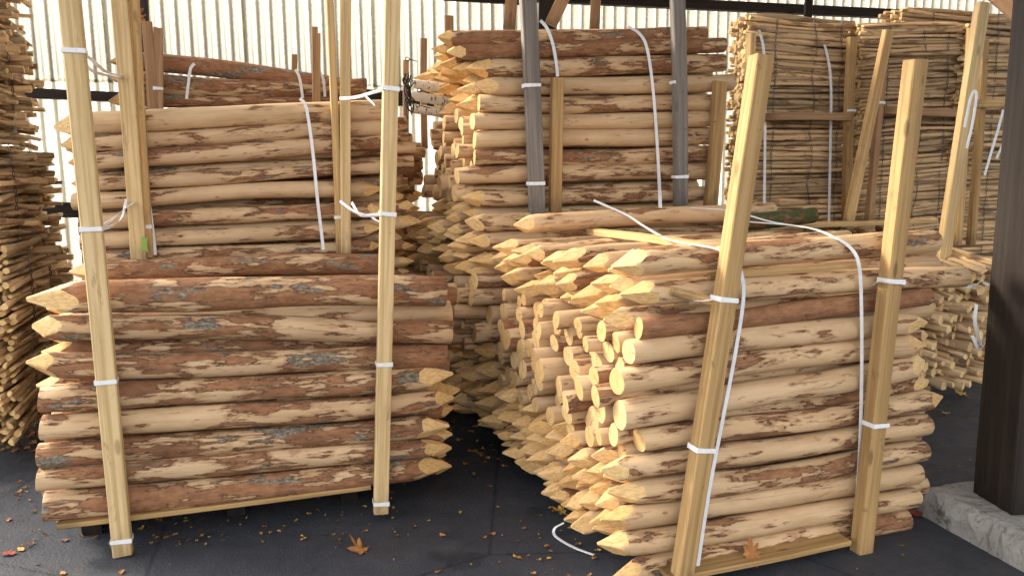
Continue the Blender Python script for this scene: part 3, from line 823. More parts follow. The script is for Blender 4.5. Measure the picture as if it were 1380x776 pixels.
def fence_roll(origin, a, z0, z1, cols, L, label, group, seed, dz=.033, dx=.037, jit=.05, tiltz=0.0, spread=.03, wires=(.25, .6, .85), visible_front=True, name='fence_roll', dens=1.0, s=1.0, wall=0.0):
    """a flattened roll of wired pales lying on the roll below it. The pales run along heading a"""
    g = random.Random(seed)
    root = empty(name, Vector((origin.x, origin.y, z0)), label, 'fence roll', group); root.rotation_euler = (0, 0, a)
    nz = max(1, int((z1 - z0) / dz))
    dz = (z1 + .012 - z0) / nz
    for i in range(nz):
        for c in range(cols):
            if g.random() > dens: continue
            me = g.choice(STICKS[L]); o = bpy.data.objects.new('pale', me); link(o, root)
            zz = (i + .5) * dz + g.uniform(-.007, .007) + (.5 * dz if c % 2 else 0)
            bulge = -.02 * math.sin(math.pi * (i + .5) / nz)
            o.location = (g.uniform(-jit, jit), bulge + c * dx + g.uniform(-.010, .010), zz)
            o.rotation_euler = (g.uniform(0, 6.28), g.gauss(-tiltz, spread * .6), g.gauss(0, spread * .5))
            k_ = s * g.uniform(.75, 1.2); o.scale = (1, k_, k_ * g.uniform(.85, 1.1))
    for wx in wires:
        V, F = [], []
        for ph in (0, math.pi):
            P = []
            nn = max(6, int((z1 - z0) / .016))
            for i in range(nn + 1):
                t = i / nn
                P.append((wx * L + .006 * math.sin(i * 1.1 + ph) + .012 * math.sin(t * 5 + wx * 9), -.024 - .018 * math.sin(math.pi * t) + .006 * math.cos(i * 1.1 + ph), t * (z1 - z0)))
            tube_geo(P, .0024, 4, V, F)
        obj('binding_wire', mesh('binding_wire', V, F, M_WIRE), root)
    return root

FG = Face(1.86, 6.02, 14)
gR = 'rolls of split-pale fencing in the right background'
def G(face, u, z0, z1, cols, L, label, seed, off=0, **k):
    v = 200; q = face.at(u, v, off); return fence_roll(Vector((q.x, q.y, 0)), face.a, z0, z1, cols, L, label, gR, seed, **k)
zt = [2.68, 2.27, 1.85, 1.45, 1.05]
names = ['topmost', 'second', 'third', 'fourth']
for i in range(4):
    G(FG, 1000, zt[i + 1], zt[i] - .01, 7, .95, f'roll of split pales, {names[i]} down in the stack behind the grey batten', 40 + i, dz=.030, jit=.035, spread=.02, tiltz=-.03 * (i == 0))
FG2 = Face(2.75, 6.15, 16)
zt2 = [2.64, 2.14, 1.60, 1.20, .80]
for i in range(4):
    G(FG2, 1152, zt2[i + 1], zt2[i] - .01, 5, .95, f'roll of thin pales, {names[i]} down in the stack beside the paired leaning battens', 50 + i, dz=.028, jit=.03, tiltz=.05, spread=.028, s=.85)
FG3 = Face(3.2, 6.85, 14)
zt3 = [2.90, 2.58, 2.24, 1.9]
for i in range(3):
    G(FG3, 1205, zt3[i + 1], zt3[i] - .01, 6, 1.15, f'roll of pales, {names[i]} down in the high stack reaching the dark pillar', 60 + i, dz=.034, jit=.09, tiltz=-.03, spread=.035)
FG4 = Face(4.2, 6.45, 14)
zt4 = [2.66, 2.25, 1.83, 1.41, 1.0, .6, .2]
for i in range(6):
    G(FG4, 1296, zt4[i + 1], zt4[i] - .01, 4, .95, f'roll of darker pales, {["topmost","second","third","fourth","fifth","lowest"][i]} in the narrow stack beside the dark pillar', 70 + i, dz=.036, jit=.07, spread=.03)
# plain pale mass underneath, hidden by the posts in front
def under_mass(face, u, L, z1, cols, seed, label):
    g = random.Random(seed); q = face.at(u, 200); V, F = [], []
    for i in range(int((z1 - .1) / .045)):
        for c in range(cols):
            z = .12 + i * .045 + g.uniform(-.01, .01); y = c * .045; x0 = g.uniform(-.05, .05)
            tube_geo([(x0, y, z), (x0 + L * .5, y + g.uniform(-.01, .01), z + g.uniform(-.01, .01)), (x0 + L, y, z)], .019, 5, V, F)
    o = obj('pale_heap', mesh('pale_heap', V, F, M_STICK)); o.location = (q.x, q.y, 0); o.rotation_euler = (0, 0, face.a)
    tag(o, label, 'pales', kind='stuff')
under_mass(FG, 1000, .95, 1.05, 3, 80, 'pales low in the stack behind the right front posts')
under_mass(FG2, 1152, .95, .80, 3, 81, 'pales low in the stack beside the paired leaning battens')
under_mass(FG3, 1205, 1.15, 1.9, 2, 82, 'pales low in the high stack beside the dark pillar')

# left edge: rolls whose pales run away from the camera
gL = 'rolls of split-pale fencing at the left edge'
aH = R(17 + 90)
def Hroll(z0, z1, label, seed, ux=62, y=5.05, cols=9, jit=.10, **k):
    far = at_y(ux, 231, y); org = far - Vector((math.cos(aH), math.sin(aH), 0)) * 1.12
    r_ = fence_roll(Vector((org.x, org.y, 0)), aH, z0, z1, cols, 1.15, label, gL, seed, dz=.034, dx=.040, jit=jit, wires=(.3, .62), spread=.035, s=.95, **k)
    # pales laid crosswise between the courses, their ends poking out to the right
    g = random.Random(seed + 500)
    n = int((z1 - z0) / .042)
    for i in range(n):
        for q in range(3):
            o = bpy.data.objects.new('pale', g.choice(STICKS[.95])); link(o, r_)
            o.location = (.55 + q * .2 + g.uniform(-.05, .12), .86 + g.uniform(-.06, .05), (i + .5) * .042 + g.uniform(-.008, .008))
            o.rotation_euler = (g.uniform(0, 6.28), g.gauss(0, .03), -math.pi / 2 + g.gauss(0, .08)); o.scale = (1, 1.05, 1.0)
    return r_
for i, (z0, z1, ux) in enumerate(((2.42, 2.95, 36), (1.83, 2.41, 44), (1.20, 1.74, 60), (.66, 1.19, 68), (.14, .65, 62))):
    Hroll(z0, z1, f'roll of split pales, {["topmost", "second", "third", "fourth", "lowest"][i]} down in the left edge stack', 90 + i, ux)

# low heap of slim stakes at the right, by the pillar
def stake_heap():
    g = random.Random(31)
    root = empty('stake_bundle', ground(1285, 520), 'strapped bundle of slim pointed stakes lying on the ground between batten and pillar', 'stake bundle')
    inv = root.matrix_basis.inverted()
    far0, near0 = at_y(1236, 300, 6.0), at_y(1318, 368, 5.0)
    for i in range(13):
        for c in range(11):
            me = g.choice(STICKS[1.15]); o = bpy.data.objects.new('stake', me); COL.objects.link(o); o.parent = root
            top = i == 12
            z = .12 + i * .064 + g.uniform(-.01, .01)
            x = 2.40 + c * .06 + g.uniform(-.012, .012)
            a = R(120 if i < 9 else 104) + g.gauss(0, .03)
            n_ = Vector((x + .30, 5.05 + g.uniform(-.08, .08) + .35 * (i / 14.0) * 0, z))
            d = Vector((math.cos(a), math.sin(a), (.07 if i < 9 else .16) + g.gauss(0, .016))).normalized()
            M = d.to_track_quat('X', 'Z').to_matrix().to_4x4(); M.translation = n_ - root.location
            o.matrix_local = M @ Matrix.Rotation(g.uniform(0, 6.28), 4, 'X') @ Matrix.Diagonal((.95, 1.5, 1.3, 1))
    return root
stake_heap()

# ================================================================== battens that hold the stacks
def fb(face, u0, v0, u1, v1, th, mat, label, off=-.05, d_=.045, ties=(), group=None, warp=.006, ground_z=None):
    """batten standing against the front of a stack; (u0,v0) foot, (u1,v1) head; ties given as picture heights"""
    A = face.at(u0, v0, off); B = face.at(u1, v1, off)
    wd = th / FPX * ((A + B) / 2 - EYE).dot(fwd)
    tt = [(v0 - t) / (v0 - v1) for t in ties]
    # picture height to fraction along the batten, on the real line
    fr = []
    for t in ties:
        best = min(range(400), key=lambda k_: abs(proj(A.lerp(B, k_ / 399))[1] - t)); fr.append(best / 399)
    return batten(A, B, wd, d_, mat, label, group, -face.back, fr, warp=warp)
def proj(p):
    d = p - EYE; z = d.dot(fwd); return 690 + FPX * d.dot(rt) / z, 388 - FPX * d.dot(up) / z
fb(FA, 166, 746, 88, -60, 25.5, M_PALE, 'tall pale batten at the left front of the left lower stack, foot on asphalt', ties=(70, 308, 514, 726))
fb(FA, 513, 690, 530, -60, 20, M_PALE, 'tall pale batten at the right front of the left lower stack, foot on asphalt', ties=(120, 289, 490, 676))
fb(FB, 188, 350, 158, -40, 20, M_PALE, 'pale knotty batten standing left on the left lower stack, green paint mark beside its foot', off=-.06, d_=.06)
fb(FB, 200, 347, 178, -40, 13, M_GOLD, 'narrow golden batten pressed against the right of the pale knotty batten', off=-.03, d_=.05, ties=(305,))
fb(FB, 466, 341, 466, -40, 13.5, M_PALE, 'pale batten standing before the right half of left upper stack', off=-.06, d_=.05)
fb(FB, 458, 343, 442, -40, 9.5, M_GOLD, 'thin orange leaning batten, left of the pale batten on the left upper stack', off=-.03, d_=.05, ties=(293,))
# stakes standing behind the left upper stack
FS = Face(-1.8, 4.95, 17)
def fs(u0, v0, u1, v1, th, mat, label, face=FS, off=-.03, d_=.04, ties=()):
    return fb(face, u0, v0, u1, v1, th, mat, label, off, d_, ties)
fs(207, 190, 198, 30, 12.5, M_BRN, 'brown stake with pale tip, left one of the pair behind left upper stack', ties=())
fs(214, 190, 213, 38, 11, M_BRN, 'brown stake, right one of the pair behind the left upper stack', ties=(120,))
fs(397, 190, 397, 74, 7.5, M_BRN, 'short reddish stake standing behind the bowed posts', off=.60)
fs(425, 190, 424, 37, 8, M_BRN, 'taller brown stake in front of the bowed posts, left of its twin')
fs(430, 190, 429, 46, 6, M_TAN, 'thin stake close against the right side of the taller brown stake')
# slats behind the middle upper stack
fs(548, 250, 547, 82, 7.5, M_BRN, 'brown slat carrying the black cable hank, left of middle upper stack', off=.25)
fs(572, 200, 571, 52, 8.5, M_BRN, 'shorter brown slat behind the points of middle upper stack', off=1.2)
fs(606, 120, 605, 22, 12, M_BRN, 'brown slat head rising over the pointed top of middle upper stack', off=1.4)
# middle upper stack
fb(FF, 724, 290, 708, -60, 21, M_GREY, 'grey weathered batten at the left front of middle upper stack', off=-.07, d_=.05, ties=(116, 247))
fb(FF, 917, 278, 911, -60, 18, M_GREY, 'grey weathered batten at the right front of middle upper stack', off=-.07, d_=.05, ties=(111, 238))
fb(FF, 748, 289, 751, 105, 16, M_TAN, 'short tan batten with flat top between the two straps of middle upper stack', off=-.05)
fb(FF, 957, 279, 970, 110, 17.5, M_TAN, 'short tan batten leaning right at the right end of middle upper stack', off=-.05)
# right front stack
fb(FD, 915, 800, 1026, 76, 26, M_TAN, 'tall golden-brown batten leaning right at the left front of right front stack', off=-.06, d_=.06, ties=(403, 604))
fb(FD, 1158, 768, 1234, 82, 24, M_TAN, 'tall golden-brown batten at the right front of right front stack, split at its foot', off=-.06, d_=.06, ties=(378, 570, 747))
FDb = Face(.605 - .42, 2.76 + 1.30, 19)
fb(FDb, 1000, 300, 1012, 46, 9, M_GOLD, 'narrow bright batten right behind the leaning golden-brown batten head', off=-.02, d_=.05)
# lying across the top of the right front stack, from its rear to the leaning batten
def lying(P0, P1, w_, d_, mat, label, fd=Vector((0, -.4, .9)), name='batten'):
    return batten(P0, P1, w_, d_, mat, label, None, fd, name=name)
lying(FD2.at(795, 312, -.02), FD.at(978, 337, -.02), .042, .030, M_GOLD, 'thin yellow batten lying across the right front stack from the rear')
lying(FD2.at(985, 304, .08), FD2.at(1262, 297, .08), .030, .025, M_GOLD, 'thin yellow batten lying lengthwise on top of the right front stack')
lying(FD.at(905, 392, .0), FD.at(975, 411, -.03), .030, .026, M_GOLD, 'thin yellow spacer batten poking out under the second layer of right front stack')
lying(FD.at(955, 372, .02), FD.at(1168, 357, .02), .022, .022, M_GOLD, 'thin spacer lath between the top two layers of right front stack')
# background battens before the fence rolls
FGf = Face(1.86, 5.92, 14)
fb(FGf, 1141, 300, 1148, 50, 11, M_TAN, 'upright tan batten at the right end of the stack of pale rolls', d_=.05, ties=(149,))
lying(FGf.at(1030, 158, -.02), FGf.at(1146, 158, -.10), .055, .04, M_BRN, 'reddish horizontal batten tied across the stack of pale rolls', Vector((0, -1, 0)))
FG2f = Face(2.75, 6.0, 16)
fb(FG2f, 1142, 305, 1197, 42, 13, M_GOLD, 'long golden batten leaning right before the thin pale rolls', off=-.12, d_=.05, ties=())
fb(FG2f, 1170, 305, 1192, 65, 9, M_BRN, 'brown batten half hidden behind the long golden leaning batten', off=-.05, d_=.05, ties=(139,))
lying(FG2f.at(1190, 148, .0), FG2f.at(1315, 154, .0), .06, .04, M_BRN, 'grey-brown horizontal batten behind the tall right front batten', Vector((0, -1, 0)))
b0 = ground(1243, 526); fb(Face(b0.x, b0.y, 10), 1243, 526, 1324, 4, 16, M_PALE, 'very tall pale batten leaning right, foot on the asphalt before the stake bundle', off=0, d_=.06)
fb(Face(b0.x + .1, b0.y + .25, 10), 1290, 330, 1309, 38, 8, M_GOLD, 'orange batten close behind the very tall pale batten', off=0, d_=.05)
fb(Face(b0.x + .1, b0.y + .35, 10), 1308, 330, 1326, 55, 9, M_TAN, 'weathered batten behind the very tall pale one, nearest the dark pillar', off=0, d_=.05)
fb(Face(b0.x + .1, b0.y + .35, 10), 1306, 141, 1362, 140, 11, M_GOLD, 'short yellow horizontal batten beside the dark pillar', off=-.05, d_=.05)
# ------------------------------------------------------------------ pallets
def board(face, uL, vL, uR, vR, off, depth, th_, label, mat=M_TAN):
    A = face.at(uL, vL, off); B = face.at(uR, vR, off)
    return A, B
def pallet(face, uL, vL, uR, vR, off, label):
    A = face.at(uL, vL, off); B = face.at(uR, vR, off); A.z = B.z = (A.z + B.z) / 2
    L = (B - A).length
    root = empty('pallet', Vector((A.x, A.y, 0)), label, 'pallet'); root.rotation_euler = (0, 0, face.a)
    z = A.z
    for i in range(6):
        V, F = chamfer_box(.10, .022, L, seed=200 + i, segs=6, warp=.004)
        o = obj('deck_board', mesh('deck_board', V, F, M_TAN)); o.parent = root
        o.matrix_local = Matrix.Translation((0, .05 + i * .16, z)) @ Matrix(((0, 0, 1, 0), (1, 0, 0, 0), (0, 1, 0, 0), (0, 0, 0, 1)))
    for x in (.04, L / 2, L - .12):
        V, F = chamfer_box(.08, z - .012, .95, seed=210 + int(x * 10), segs=3, warp=0)
        o = obj('bearer', mesh('bearer', V, F, M_DARK)); o.parent = root  # bearers coloured near black to paint in the shade under the deck
        o.matrix_local = Matrix.Translation((x + .04, 0.20, (z - .012) / 2)) @ Matrix(((1, 0, 0, 0), (0, 0, 1, 0), (0, 1, 0, 0), (0, 0, 0, 1)))
    return root
pallet(FA, 76, 706, 500, 661, .0, 'low timber pallet under the left lower stack')
pallet(FD, 905, 783, 1148, 731, -.075, 'low timber pallet under the right front stack')

# ================================================================== straps
def hug(pts, label, w_=.018, lift=.012, y=None, win=3, **k):
    """strap drawn tight over the posts: follows whatever post lies behind it"""
    P = smooth_path([Vector((u, v, 0)) for u, v in pts], 10)
    D = [P[0]]
    for p in P:
        if (p - D[-1]).length > 7: D.append(p)
    T = []
    for p in D:
        d = ray(p.x, p.y); h = TREE.ray_cast(EYE, d); T.append(h[3] if h[0] is not None else None)
    good = [t for t in T if t is not None]
    last = good[0]
    for i in range(len(T)):
        if T[i] is None: T[i] = last
        last = T[i]
    n = len(T)
    M_ = [min(T[max(0, i - win):i + win + 1]) for i in range(n)]
    for _ in range(2): M_ = [sum(M_[max(0, i - 2):i + 3]) / len(M_[max(0, i - 2):i + 3]) for i in range(n)]
    Q = [EYE + ray(p.x, p.y) * (min(m_, t) - lift) for p, m_, t in zip(D, M_, T)]
    return strap(Q, label, Vector((0, -1, 0)), w_, side=k.get('side', Vector((math.cos(R(18)), math.sin(R(18)), 0))), n=2)
def fstrap(face, pts, label, off=-.01, w_=.017, **k):
    P = [face.at(u, v, off if len(q) == 0 else q[0]) for (u, v, *q) in pts]
    return strap(P, label, -face.back, w_, side=face.ax if k.pop('flat', True) else None, **k)
hug([(196, 143), (190, 151), (187, 157), (192, 200), (199, 260), (207, 320), (209, 346)], 'white strap down the left part of left upper stack', .017)
hug([(404, 133), (408, 137), (413, 146), (421, 200), (428, 270), (434, 320), (436, 340)], 'white strap down the middle of left upper stack', .017)
hug([(262, 86), (257, 92), (254, 112), (251, 136)], 'short white strap over the bowed posts, left one', .017)
hug([(398, 94), (403, 103), (406, 118), (408, 134)], 'short white strap over the bowed posts, middle one', .017)
hug([(430, 96), (435, 104), (437, 118), (438, 132)], 'short white strap over the bowed posts, right one', .017)
hug([(728, 28), (737, 38), (745, 60), (750, 88), (752, 110)], 'white strap curving over the left top of middle upper stack', .018)
hug([(846, 36), (862, 46), (872, 66), (880, 120), (886, 200), (890, 280)], 'white strap running down the middle upper stack', .018)
hug([(800, 270), (845, 290), (870, 306), (905, 324), (960, 334), (985, 345), (998, 366), (1002, 400), (992, 470), (975, 560), (955, 665), (938, 778), (934, 800)], 'long white strap crossing the right front stack beside the leaning batten', .015)
hug([(1000, 298), (1085, 306), (1125, 320), (1148, 336), (1158, 360), (1161, 420), (1161, 520), (1158, 620), (1152, 700), (1147, 750)], 'long white strap down the right front stack beside its right batten', .015)
hug([(930, 280), (985, 284), (1040, 299), (1086, 306)], 'thin loose white strap lying over the rear top of right front stack', .012)
fstrap(FG, [(1012, 24, .2), (1020, 34, .03), (1028, 60), (1031, 100), (1031, 180), (1030, 278)], 'white strap down the left part of the stack of pale rolls', off=-.06, w_=.022)
fstrap(FG, [(1096, 36, .2), (1106, 46, .03), (1116, 80), (1120, 120), (1119, 200), (1117, 302)], 'white strap down the right part of the stack of pale rolls', off=-.06, w_=.022)
fstrap(Face(2.6, 4.95, 10), [(1300, 172), (1309, 130), (1316, 126), (1312, 160), (1303, 200)], 'loose white strap loop hanging beside the dark pillar')
fstrap(Face(3.2, 5.6, 10), [(1352, 148), (1345, 175), (1336, 205), (1327, 236)], 'white strap hanging slantwise, left of two beside dark pillar', w_=.02)
fstrap(Face(3.2, 5.6, 10), [(1355, 160), (1352, 190), (1343, 214)], 'short white strap hanging slantwise, right of two beside dark pillar', w_=.016)
HF = Face(-2.55, 4.0, 107)
fstrap(Face(-3.0, 4.7, 10), [(2, 82), (8, 110), (16, 145), (20, 178), (14, 186)], 'white strap on the upper rolls at the left edge', w_=.016)
fstrap(Face(-2.96, 4.6, 10), [(0, 240), (4, 290), (9, 350), (13, 410), (18, 465)], 'white strap on the lower rolls at the left edge', w_=.022)
# ties knotted between battens
def knot(pts, label, w_=.014, seed=0):
    P = [EYE + ray(u, v) * (y / ray(u, v).y) for (u, v, y) in pts]
    return strap(P, label, Vector((0, -1, 0)), w_, twist=1.2)
knot([(110, 70, 3.0), (125, 82, 3.2), (143, 97, 3.6), (166, 104, 4.0)], 'white tie strip, upper one from the tall left batten to the knotty batten')
knot([(110, 76, 3.0), (122, 94, 3.3), (140, 101, 3.6), (166, 106, 4.0)], 'white tie strip, lower one from the tall left batten to the knotty batten')
knot([(136, 306, 3.02), (150, 296, 3.3), (166, 283, 3.7), (185, 270, 4.05)], 'white tie strip rising from the tall left batten at mid height')
knot([(136, 309, 3.02), (152, 304, 3.3), (165, 292, 3.6), (170, 268, 4.0)], 'second white tie strip rising from the tall left batten at mid height')
knot([(458, 133, 4.0), (480, 131, 3.8), (505, 124, 3.5), (520, 121, 3.3)], 'white tie strip between the pale battens above the left upper stack')
knot([(490, 127, 3.7), (497, 134, 3.65), (505, 142, 3.6)], 'loose white strip end hanging from the upper tie', .010)
knot([(458, 271, 4.0), (476, 284, 3.8), (496, 291, 3.5), (518, 290, 3.3)], 'white knotted tie strip joining the pale battens before left upper stack')
knot([(474, 273, 3.9), (486, 290, 3.7), (506, 289, 3.45), (530, 288, 3.35)], 'second white strip of the knotted tie before left upper stack')
knot([(498, 290, 3.5), (506, 296, 3.45), (514, 300, 3.4)], 'short loose strip end under the knotted tie', .010)
knot([(905, 408, 2.95), (930, 407, 2.8), (958, 404, 2.66)], 'white tie strip end beside the leaning golden-brown batten', .014)
knot([(1175, 385, 3.05), (1184, 379, 2.98), (1196, 378, 2.93)], 'white tie strip end beside the right golden-brown batten', .012)
g1 = [(760, 704, .05), (748, 711, .03), (747, 720, .012), (760, 730, .008), (778, 739, .008), (800, 747, .02)]
strap([ground(u, v, z) for u, v, z in g1], 'white strap end lying on the asphalt by the sharpened posts', Vector((0, 0, 1)), .012, group=None)
knot([(1310, 452, 4.9), (1320, 470, 4.85), (1332, 455, 4.8)], 'white strap loop around the stake bundle, lower one', .02)
knot([(1290, 383, 4.9), (1310, 386, 4.9), (1322, 380, 4.85), (1334, 385, 4.8)], 'white strap loop on the stake bundle, upper one', .02)
knot([(1316, 410, 4.9), (1314, 435, 4.88), (1322, 466, 4.85)], 'white strap piece hanging on the stake bundle end', .02)

# ------------------------------------------------------------------ screw eyes and black cable hank on the middle upper stack
for k_, (cu, cv, ru, rv) in enumerate(((549, 80, 562, 83), (565, 122, 585, 127), (563, 142, 580, 146))):
    c = at_y(cu, cv, 4.75); P = []
    for i in range(15):
        a = 2 * math.pi * i / 14; P.append(c + Vector((.011 * math.cos(a), 0, .011 * math.sin(a))))
    V, F = tube_geo(P, .0028, 5); tube_geo([c + Vector((.011, 0, 0)), at_y(ru, rv, 4.85)], .0028, 5, V, F)
    o = obj('screw_eye', mesh('screw_eye', V, F, M_BLACK, True))
    tag(o, f'black iron screw eye with round ring, {["upper", "middle", "lower"][k_]} one beside the birch posts', 'screw eye', 'screw eyes left of the middle upper stack')
def hank():
    g = random.Random(12); V, F = [], []
    for s_ in range(9):
        P = []; uu = 549 + g.uniform(-3, 3)
        v0, v1 = g.uniform(93, 108), g.uniform(135, 165)
        for i in range(12):
            t = i / 11; P.append(at_y(uu + 4 * math.sin(t * 7 + s_) + t * 4, v0 + (v1 - v0) * t, 4.72 + .02 * math.sin(s_ + 5 * t)))
        tube_geo(P, g.uniform(.003, .006), 5, V, F)
    o = obj('cable_hank', mesh('cable_hank', V, F, M_BLACK, True)); tag(o, 'tangled black cable hank hanging left of the middle upper stack', 'cable')
hank()
def birch_mat():
    k = NT('birch_bark'); tc = k.n('ShaderNodeTexCoord')
    a = k.noise(k.vmul(tc.outputs['Object'], (60, 60, 12)), 1.0, 4, .6)
    return k.finish(k.mix(k.ramp(a, .55, .63), (.62, .57, .48), (.12, .09, .06)), .7)
M_BIRCH = birch_mat()
for k_, (u0, v0, u1, v1) in enumerate(((556, 113, 592, 118), (552, 128, 592, 140), (553, 146, 590, 152))):
    A, B = at_y(u0, v0, 4.95), at_y(u1 + 60, v1 + 8, 5.1)
    V, F = tube_geo([A, A.lerp(B, .03), A.lerp(B, .5), B], .029, 14)
    for j in range(14): V[j] = A + (V[j] - A) * .82
    z = (B - A)
    o = obj('birch_post', mesh('birch_post', V, F, M_BIRCH, True)); tag(o, f'white birch post end, {["upper", "middle", "lower"][k_]} one of three left of the middle upper stack', 'birch post', 'birch posts left of the middle upper stack')

# ------------------------------------------------------------------ leaves
def leaf_mesh(seed, size, maple=False):
    g = random.Random(seed); V = [(0, 0, 0)]; F = []
    if maple:
        pts = [(-90, .10), (-62, .42), (-50, .36), (-28, .62), (-14, .40), (2, .58), (14, .40), (20, .34), (36, .62), (44, .80), (56, .58), (66, .36), (78, .70), (90, 1.0),
               (102, .70), (114, .36), (124, .58), (136, .82), (144, .60), (160, .34), (166, .42), (178, .60), (194, .40), (208, .60), (230, .36), (242, .42)]
        prof = [(math.radians(a), max(q, .40) * .55 * g.uniform(.88, 1.1)) for a, q in pts]
    else:
        prof = []
        for k_ in range(14):
            a = 2 * math.pi * k_ / 14; prof.append((a, .5 / math.sqrt((math.cos(a)) ** 2 + (math.sin(a) / .55) ** 2) * g.uniform(.86, 1.08)))
    n = len(prof); c1, c2, ph = g.uniform(.5, 1.3), g.uniform(-.3, .5), g.uniform(0, 6.28)
    for fr in (.5, 1.0):
        for (a, q) in prof:
            x, y = math.cos(a) * q * fr, math.sin(a) * q * fr
            u = x * math.cos(ph) + y * math.sin(ph)
            z = c1 * u * u + c2 * y * y + .05 * fr * math.sin(a * 5 + ph) + g.uniform(-.015, .015) * fr
            V.append((x * (1 - .25 * abs(c1) * u * u), y, z))
    V = [(x * size, y * size, (z + .06) * size) for x, y, z in V]
    for i in range(n):
        j = (i + 1) % n; F.append((0, 1 + i, 1 + j)); F.append((1 + i, 1 + n + i, 1 + n + j, 1 + j))
    b = len(V); sg = -1
    P = [(0, 0), (.02, -.25), (.07, -.45)] if maple else [(.0, 0), (-.4, .0), (-.65, .05)]
    for (x, y) in P: V += [(x * size - .008 * size, y * size, .05 * size), (x * size + .008 * size, y * size + .004 * size, .065 * size)]
    F += [(b, b + 1, b + 3, b + 2), (b + 2, b + 3, b + 5, b + 4)]
    return V, F
def put_leaf(loc, size, mat, seed, label, maple=False, rz=0, tilt=0, group='fallen leaves on the asphalt'):
    V, F = leaf_mesh(seed, size, maple); o = obj('fallen_leaf', mesh('fallen_leaf', V, F, mat, True))
    o.location = loc; o.rotation_euler = (tilt, 0, rz); tag(o, label, 'leaf', group)
put_leaf(ground(485, 742, .004), .125, M_LEAFB, 3, 'large curled brown maple leaf lying alone on the asphalt, front centre', True, 1.2, .35)
put_leaf(FD.at(1012, 746, -.035), .12, M_LEAFB, 5, 'brown leaf caught on the pallet under the right front stack', True, .2, .9)
put_leaf(ground(1297, 533, .004), .12, M_LEAFY, 6, 'large yellow leaf on the asphalt near the stake bundle', True, .5, .15)
put_leaf(ground(1230, 692, .004), .09, M_LEAFR, 7, 'reddish leaf beside the lowest right-hand post end', False, -.4, .1)
put_leaf(ground(1275, 557, .004), .05, M_LEAFY, 8, 'small yellow leaf right of the stack near the far asphalt', False, -.3, .1)
put_leaf(ground(12, 746, .004), .06, M_LEAFR, 9, 'small red leaf at the lower left corner of the asphalt', False, .2, .1)
put_leaf(ground(755, 690, .03), .10, M_LEAFY, 10, 'yellow leaf tucked under the lowest sharpened posts', True, 1.0, .3)
gl = random.Random(77)
LM = [M_LEAFB, M_LEAFY, M_LEAFD]; LN = ['brown', 'yellow', 'dark']
spots = [(620, 690), (664, 719), (653, 724), (672, 683), (700, 752), (740, 752), (559, 710), (597, 722), (545, 652), (640, 640), (660, 655), (590, 770), (718, 773),
         (86, 728), (85, 772), (50, 760), (163, 771), (28, 740), (12, 700), (236, 720), (190, 712), (215, 700), (25, 663), (45, 690), (1322, 750), (1340, 757), (1375, 766),
         (1215, 735), (1262, 720), (1280, 745), (1300, 700)]
LW = ['small # leaf at the foot of the right front stack, left of its tips', 'small # leaf level with the big maple leaf, right one of a close pair', 'small # leaf level with the big maple leaf, left one of a close pair',
      'small # leaf left of the strap end and highest of three', 'small # leaf below the white strap end on asphalt', 'small # leaf just left of the white strap end', 'small # leaf right of the big maple leaf, above it', 'small # leaf right of the big maple leaf, level with it',
      'small # leaf right of the right foot of left lower stack', 'small # leaf in the gap between stacks, higher of two', 'small # leaf in the gap between stacks, lower of two', 'small # leaf at the bottom picture edge, right of big maple leaf', 'small # leaf at the bottom edge below the white strap end',
      'small # leaf under the left corner of the left lower stack', 'small # leaf at the bottom edge near the lower left corner', 'small # leaf nearest the small red leaf, to its right', 'small # leaf at the bottom edge below the tall left batten foot', 'small # leaf above the small red leaf, right side', 'small # leaf at the left edge above the small red leaf',
      'small # leaf right of the tall left batten foot, farthest', 'small # leaf just right of the tall left batten foot', 'small # leaf under the pallet edge beside the tall left batten', 'small # leaf at the left edge near the leaf drift', 'small # leaf left of the lowest left post end', '', '', 'small # leaf in the lower right corner on the footing side',
      'small # leaf beside the right foot of right front stack', 'small # leaf in front of the footing corner', 'small # leaf between footing and the right batten foot', 'small # leaf close under the corner of the footing']
for i, (u, v) in enumerate(spots):
    j = gl.choice((0, 0, 1, 2)); side = 'left' if u < 400 else 'centre' if u < 900 else 'right'
    if u > 1240 and v < 765: continue
    put_leaf(ground(u, v, .003), gl.uniform(.022, .045), LM[j], 300 + i, f'{LW[i]}'.replace('#', LN[j]), False, gl.uniform(0, 6.28), gl.uniform(-.2, .2), f'small {LN[j]} leaves on the {side} foreground asphalt')
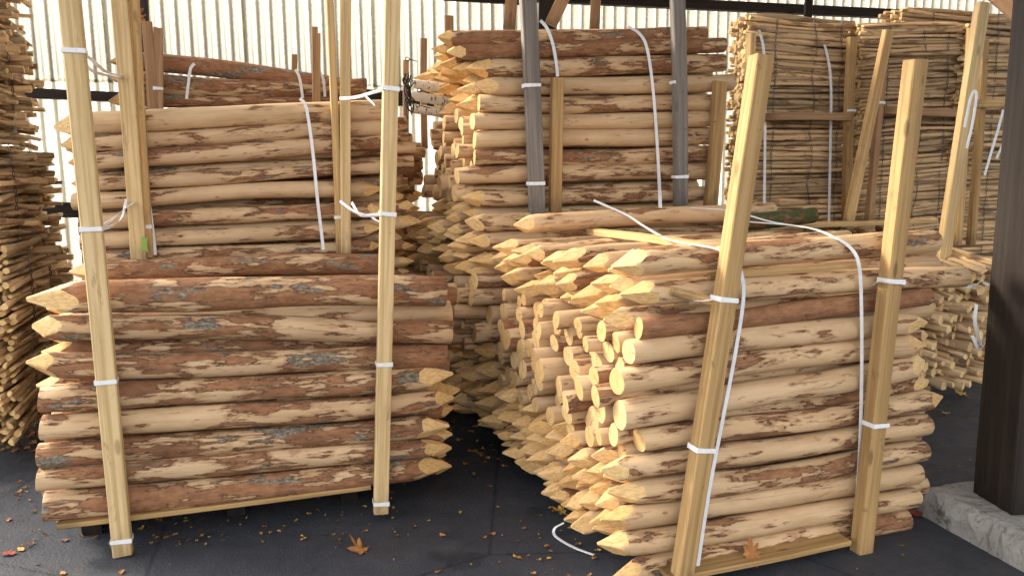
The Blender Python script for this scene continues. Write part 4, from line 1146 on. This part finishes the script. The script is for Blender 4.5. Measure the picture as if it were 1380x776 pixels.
def litter(name, label, u0, u1, v0, v1, n, seed, s0=.02, s1=.05):
    g = random.Random(seed); V, F, mi = [], [], []
    for i in range(n):
        u = g.uniform(u0, u1); v = v0 + (v1 - v0) * g.random() ** .8; q = ground(u, v, .003)
        lv, lf = leaf_mesh(g.randint(0, 9999), g.uniform(s0, s1)); a = g.uniform(0, 6.28); b = len(V)
        ca, sa = math.cos(a), math.sin(a); k_ = g.choice((0, 0, 1, 1, 2, 2))
        for (x, y, z) in lv: V.append((q.x + x * ca - y * sa, q.y + x * sa + y * ca, q.z + z + g.uniform(0, .006)))
        for f in lf: F.append(tuple(b + t for t in f)); mi.append(k_)
    o = obj(name, mesh(name, V, F, [M_LEAFB, M_LEAFD, M_LEAFY], True, mi)); tag(o, label, 'leaf litter', kind='stuff')
litter('leaf_litter', 'drift of dry leaves under the rolls at the left edge', -20, 95, 500, 610, 240, 1, .03, .07)
litter('leaf_litter', 'dry leaves and bark scraps in the dark gap between the stacks', 560, 720, 450, 640, 110, 2, .02, .045)
litter('leaf_litter', 'bark scraps along the foot of the left lower stack', 20, 540, 640, 740, 190, 3, .008, .026)
litter('leaf_litter', 'bark crumbs and chips along the sharpened foot of the right front stack', 690, 830, 610, 776, 40, 6, .008, .03)
litter('leaf_litter', 'bark scraps and leaves on the asphalt before the footing', 1180, 1310, 500, 640, 26, 4, .012, .03)
litter('leaf_litter', 'tiny wood chips spread over the foreground asphalt', 0, 1380, 600, 776, 70, 5, .006, .014)

# dead leaves caught where the dark upright meets the stakes
g_ = random.Random(5); V_, F_ = [], []
for i in range(9):
    q = at_y(g_.uniform(178, 196), g_.uniform(12, 30), 6.3); lv, lf = leaf_mesh(400 + i, .07, i % 3 == 0); b_ = len(V_)
    Rm = Matrix.Rotation(g_.uniform(0, 6.28), 3, 'Z') @ Matrix.Rotation(g_.uniform(.4, 2.2), 3, 'X')
    V_ += [q + Rm @ Vector(v_) for v_ in lv]; F_ += [tuple(b_ + t for t in f) for f in lf]
o_ = obj('dead_leaves', mesh('dead_leaves', V_, F_, M_LEAFB, True)); tag(o_, 'clump of dead brown leaves caught on the dark upright behind left stack', 'leaves', kind='stuff')
# green paint dab at the foot of the knotty batten and the golden one
q_ = [FB.at(u, v, -.0915) for u, v in ((191, 318), (196, 321), (199, 319), (198, 329), (200, 341), (194, 336), (190, 340))]
o_ = obj('paint_dab', mesh('paint_dab', q_ + [p - FB.back * .0012 for p in q_], [tuple(range(7)), tuple(range(13, 6, -1))] + [(i, i + 7, (i + 1) % 7 + 7, (i + 1) % 7) for i in range(7)], simple('green_paint', (.26, .38, .07), .6)))
for c_ in S.objects:
    if c_.get('label', '').startswith('pale knotty batten'): o_.parent = c_; o_.matrix_parent_inverse = c_.matrix_world.inverted()
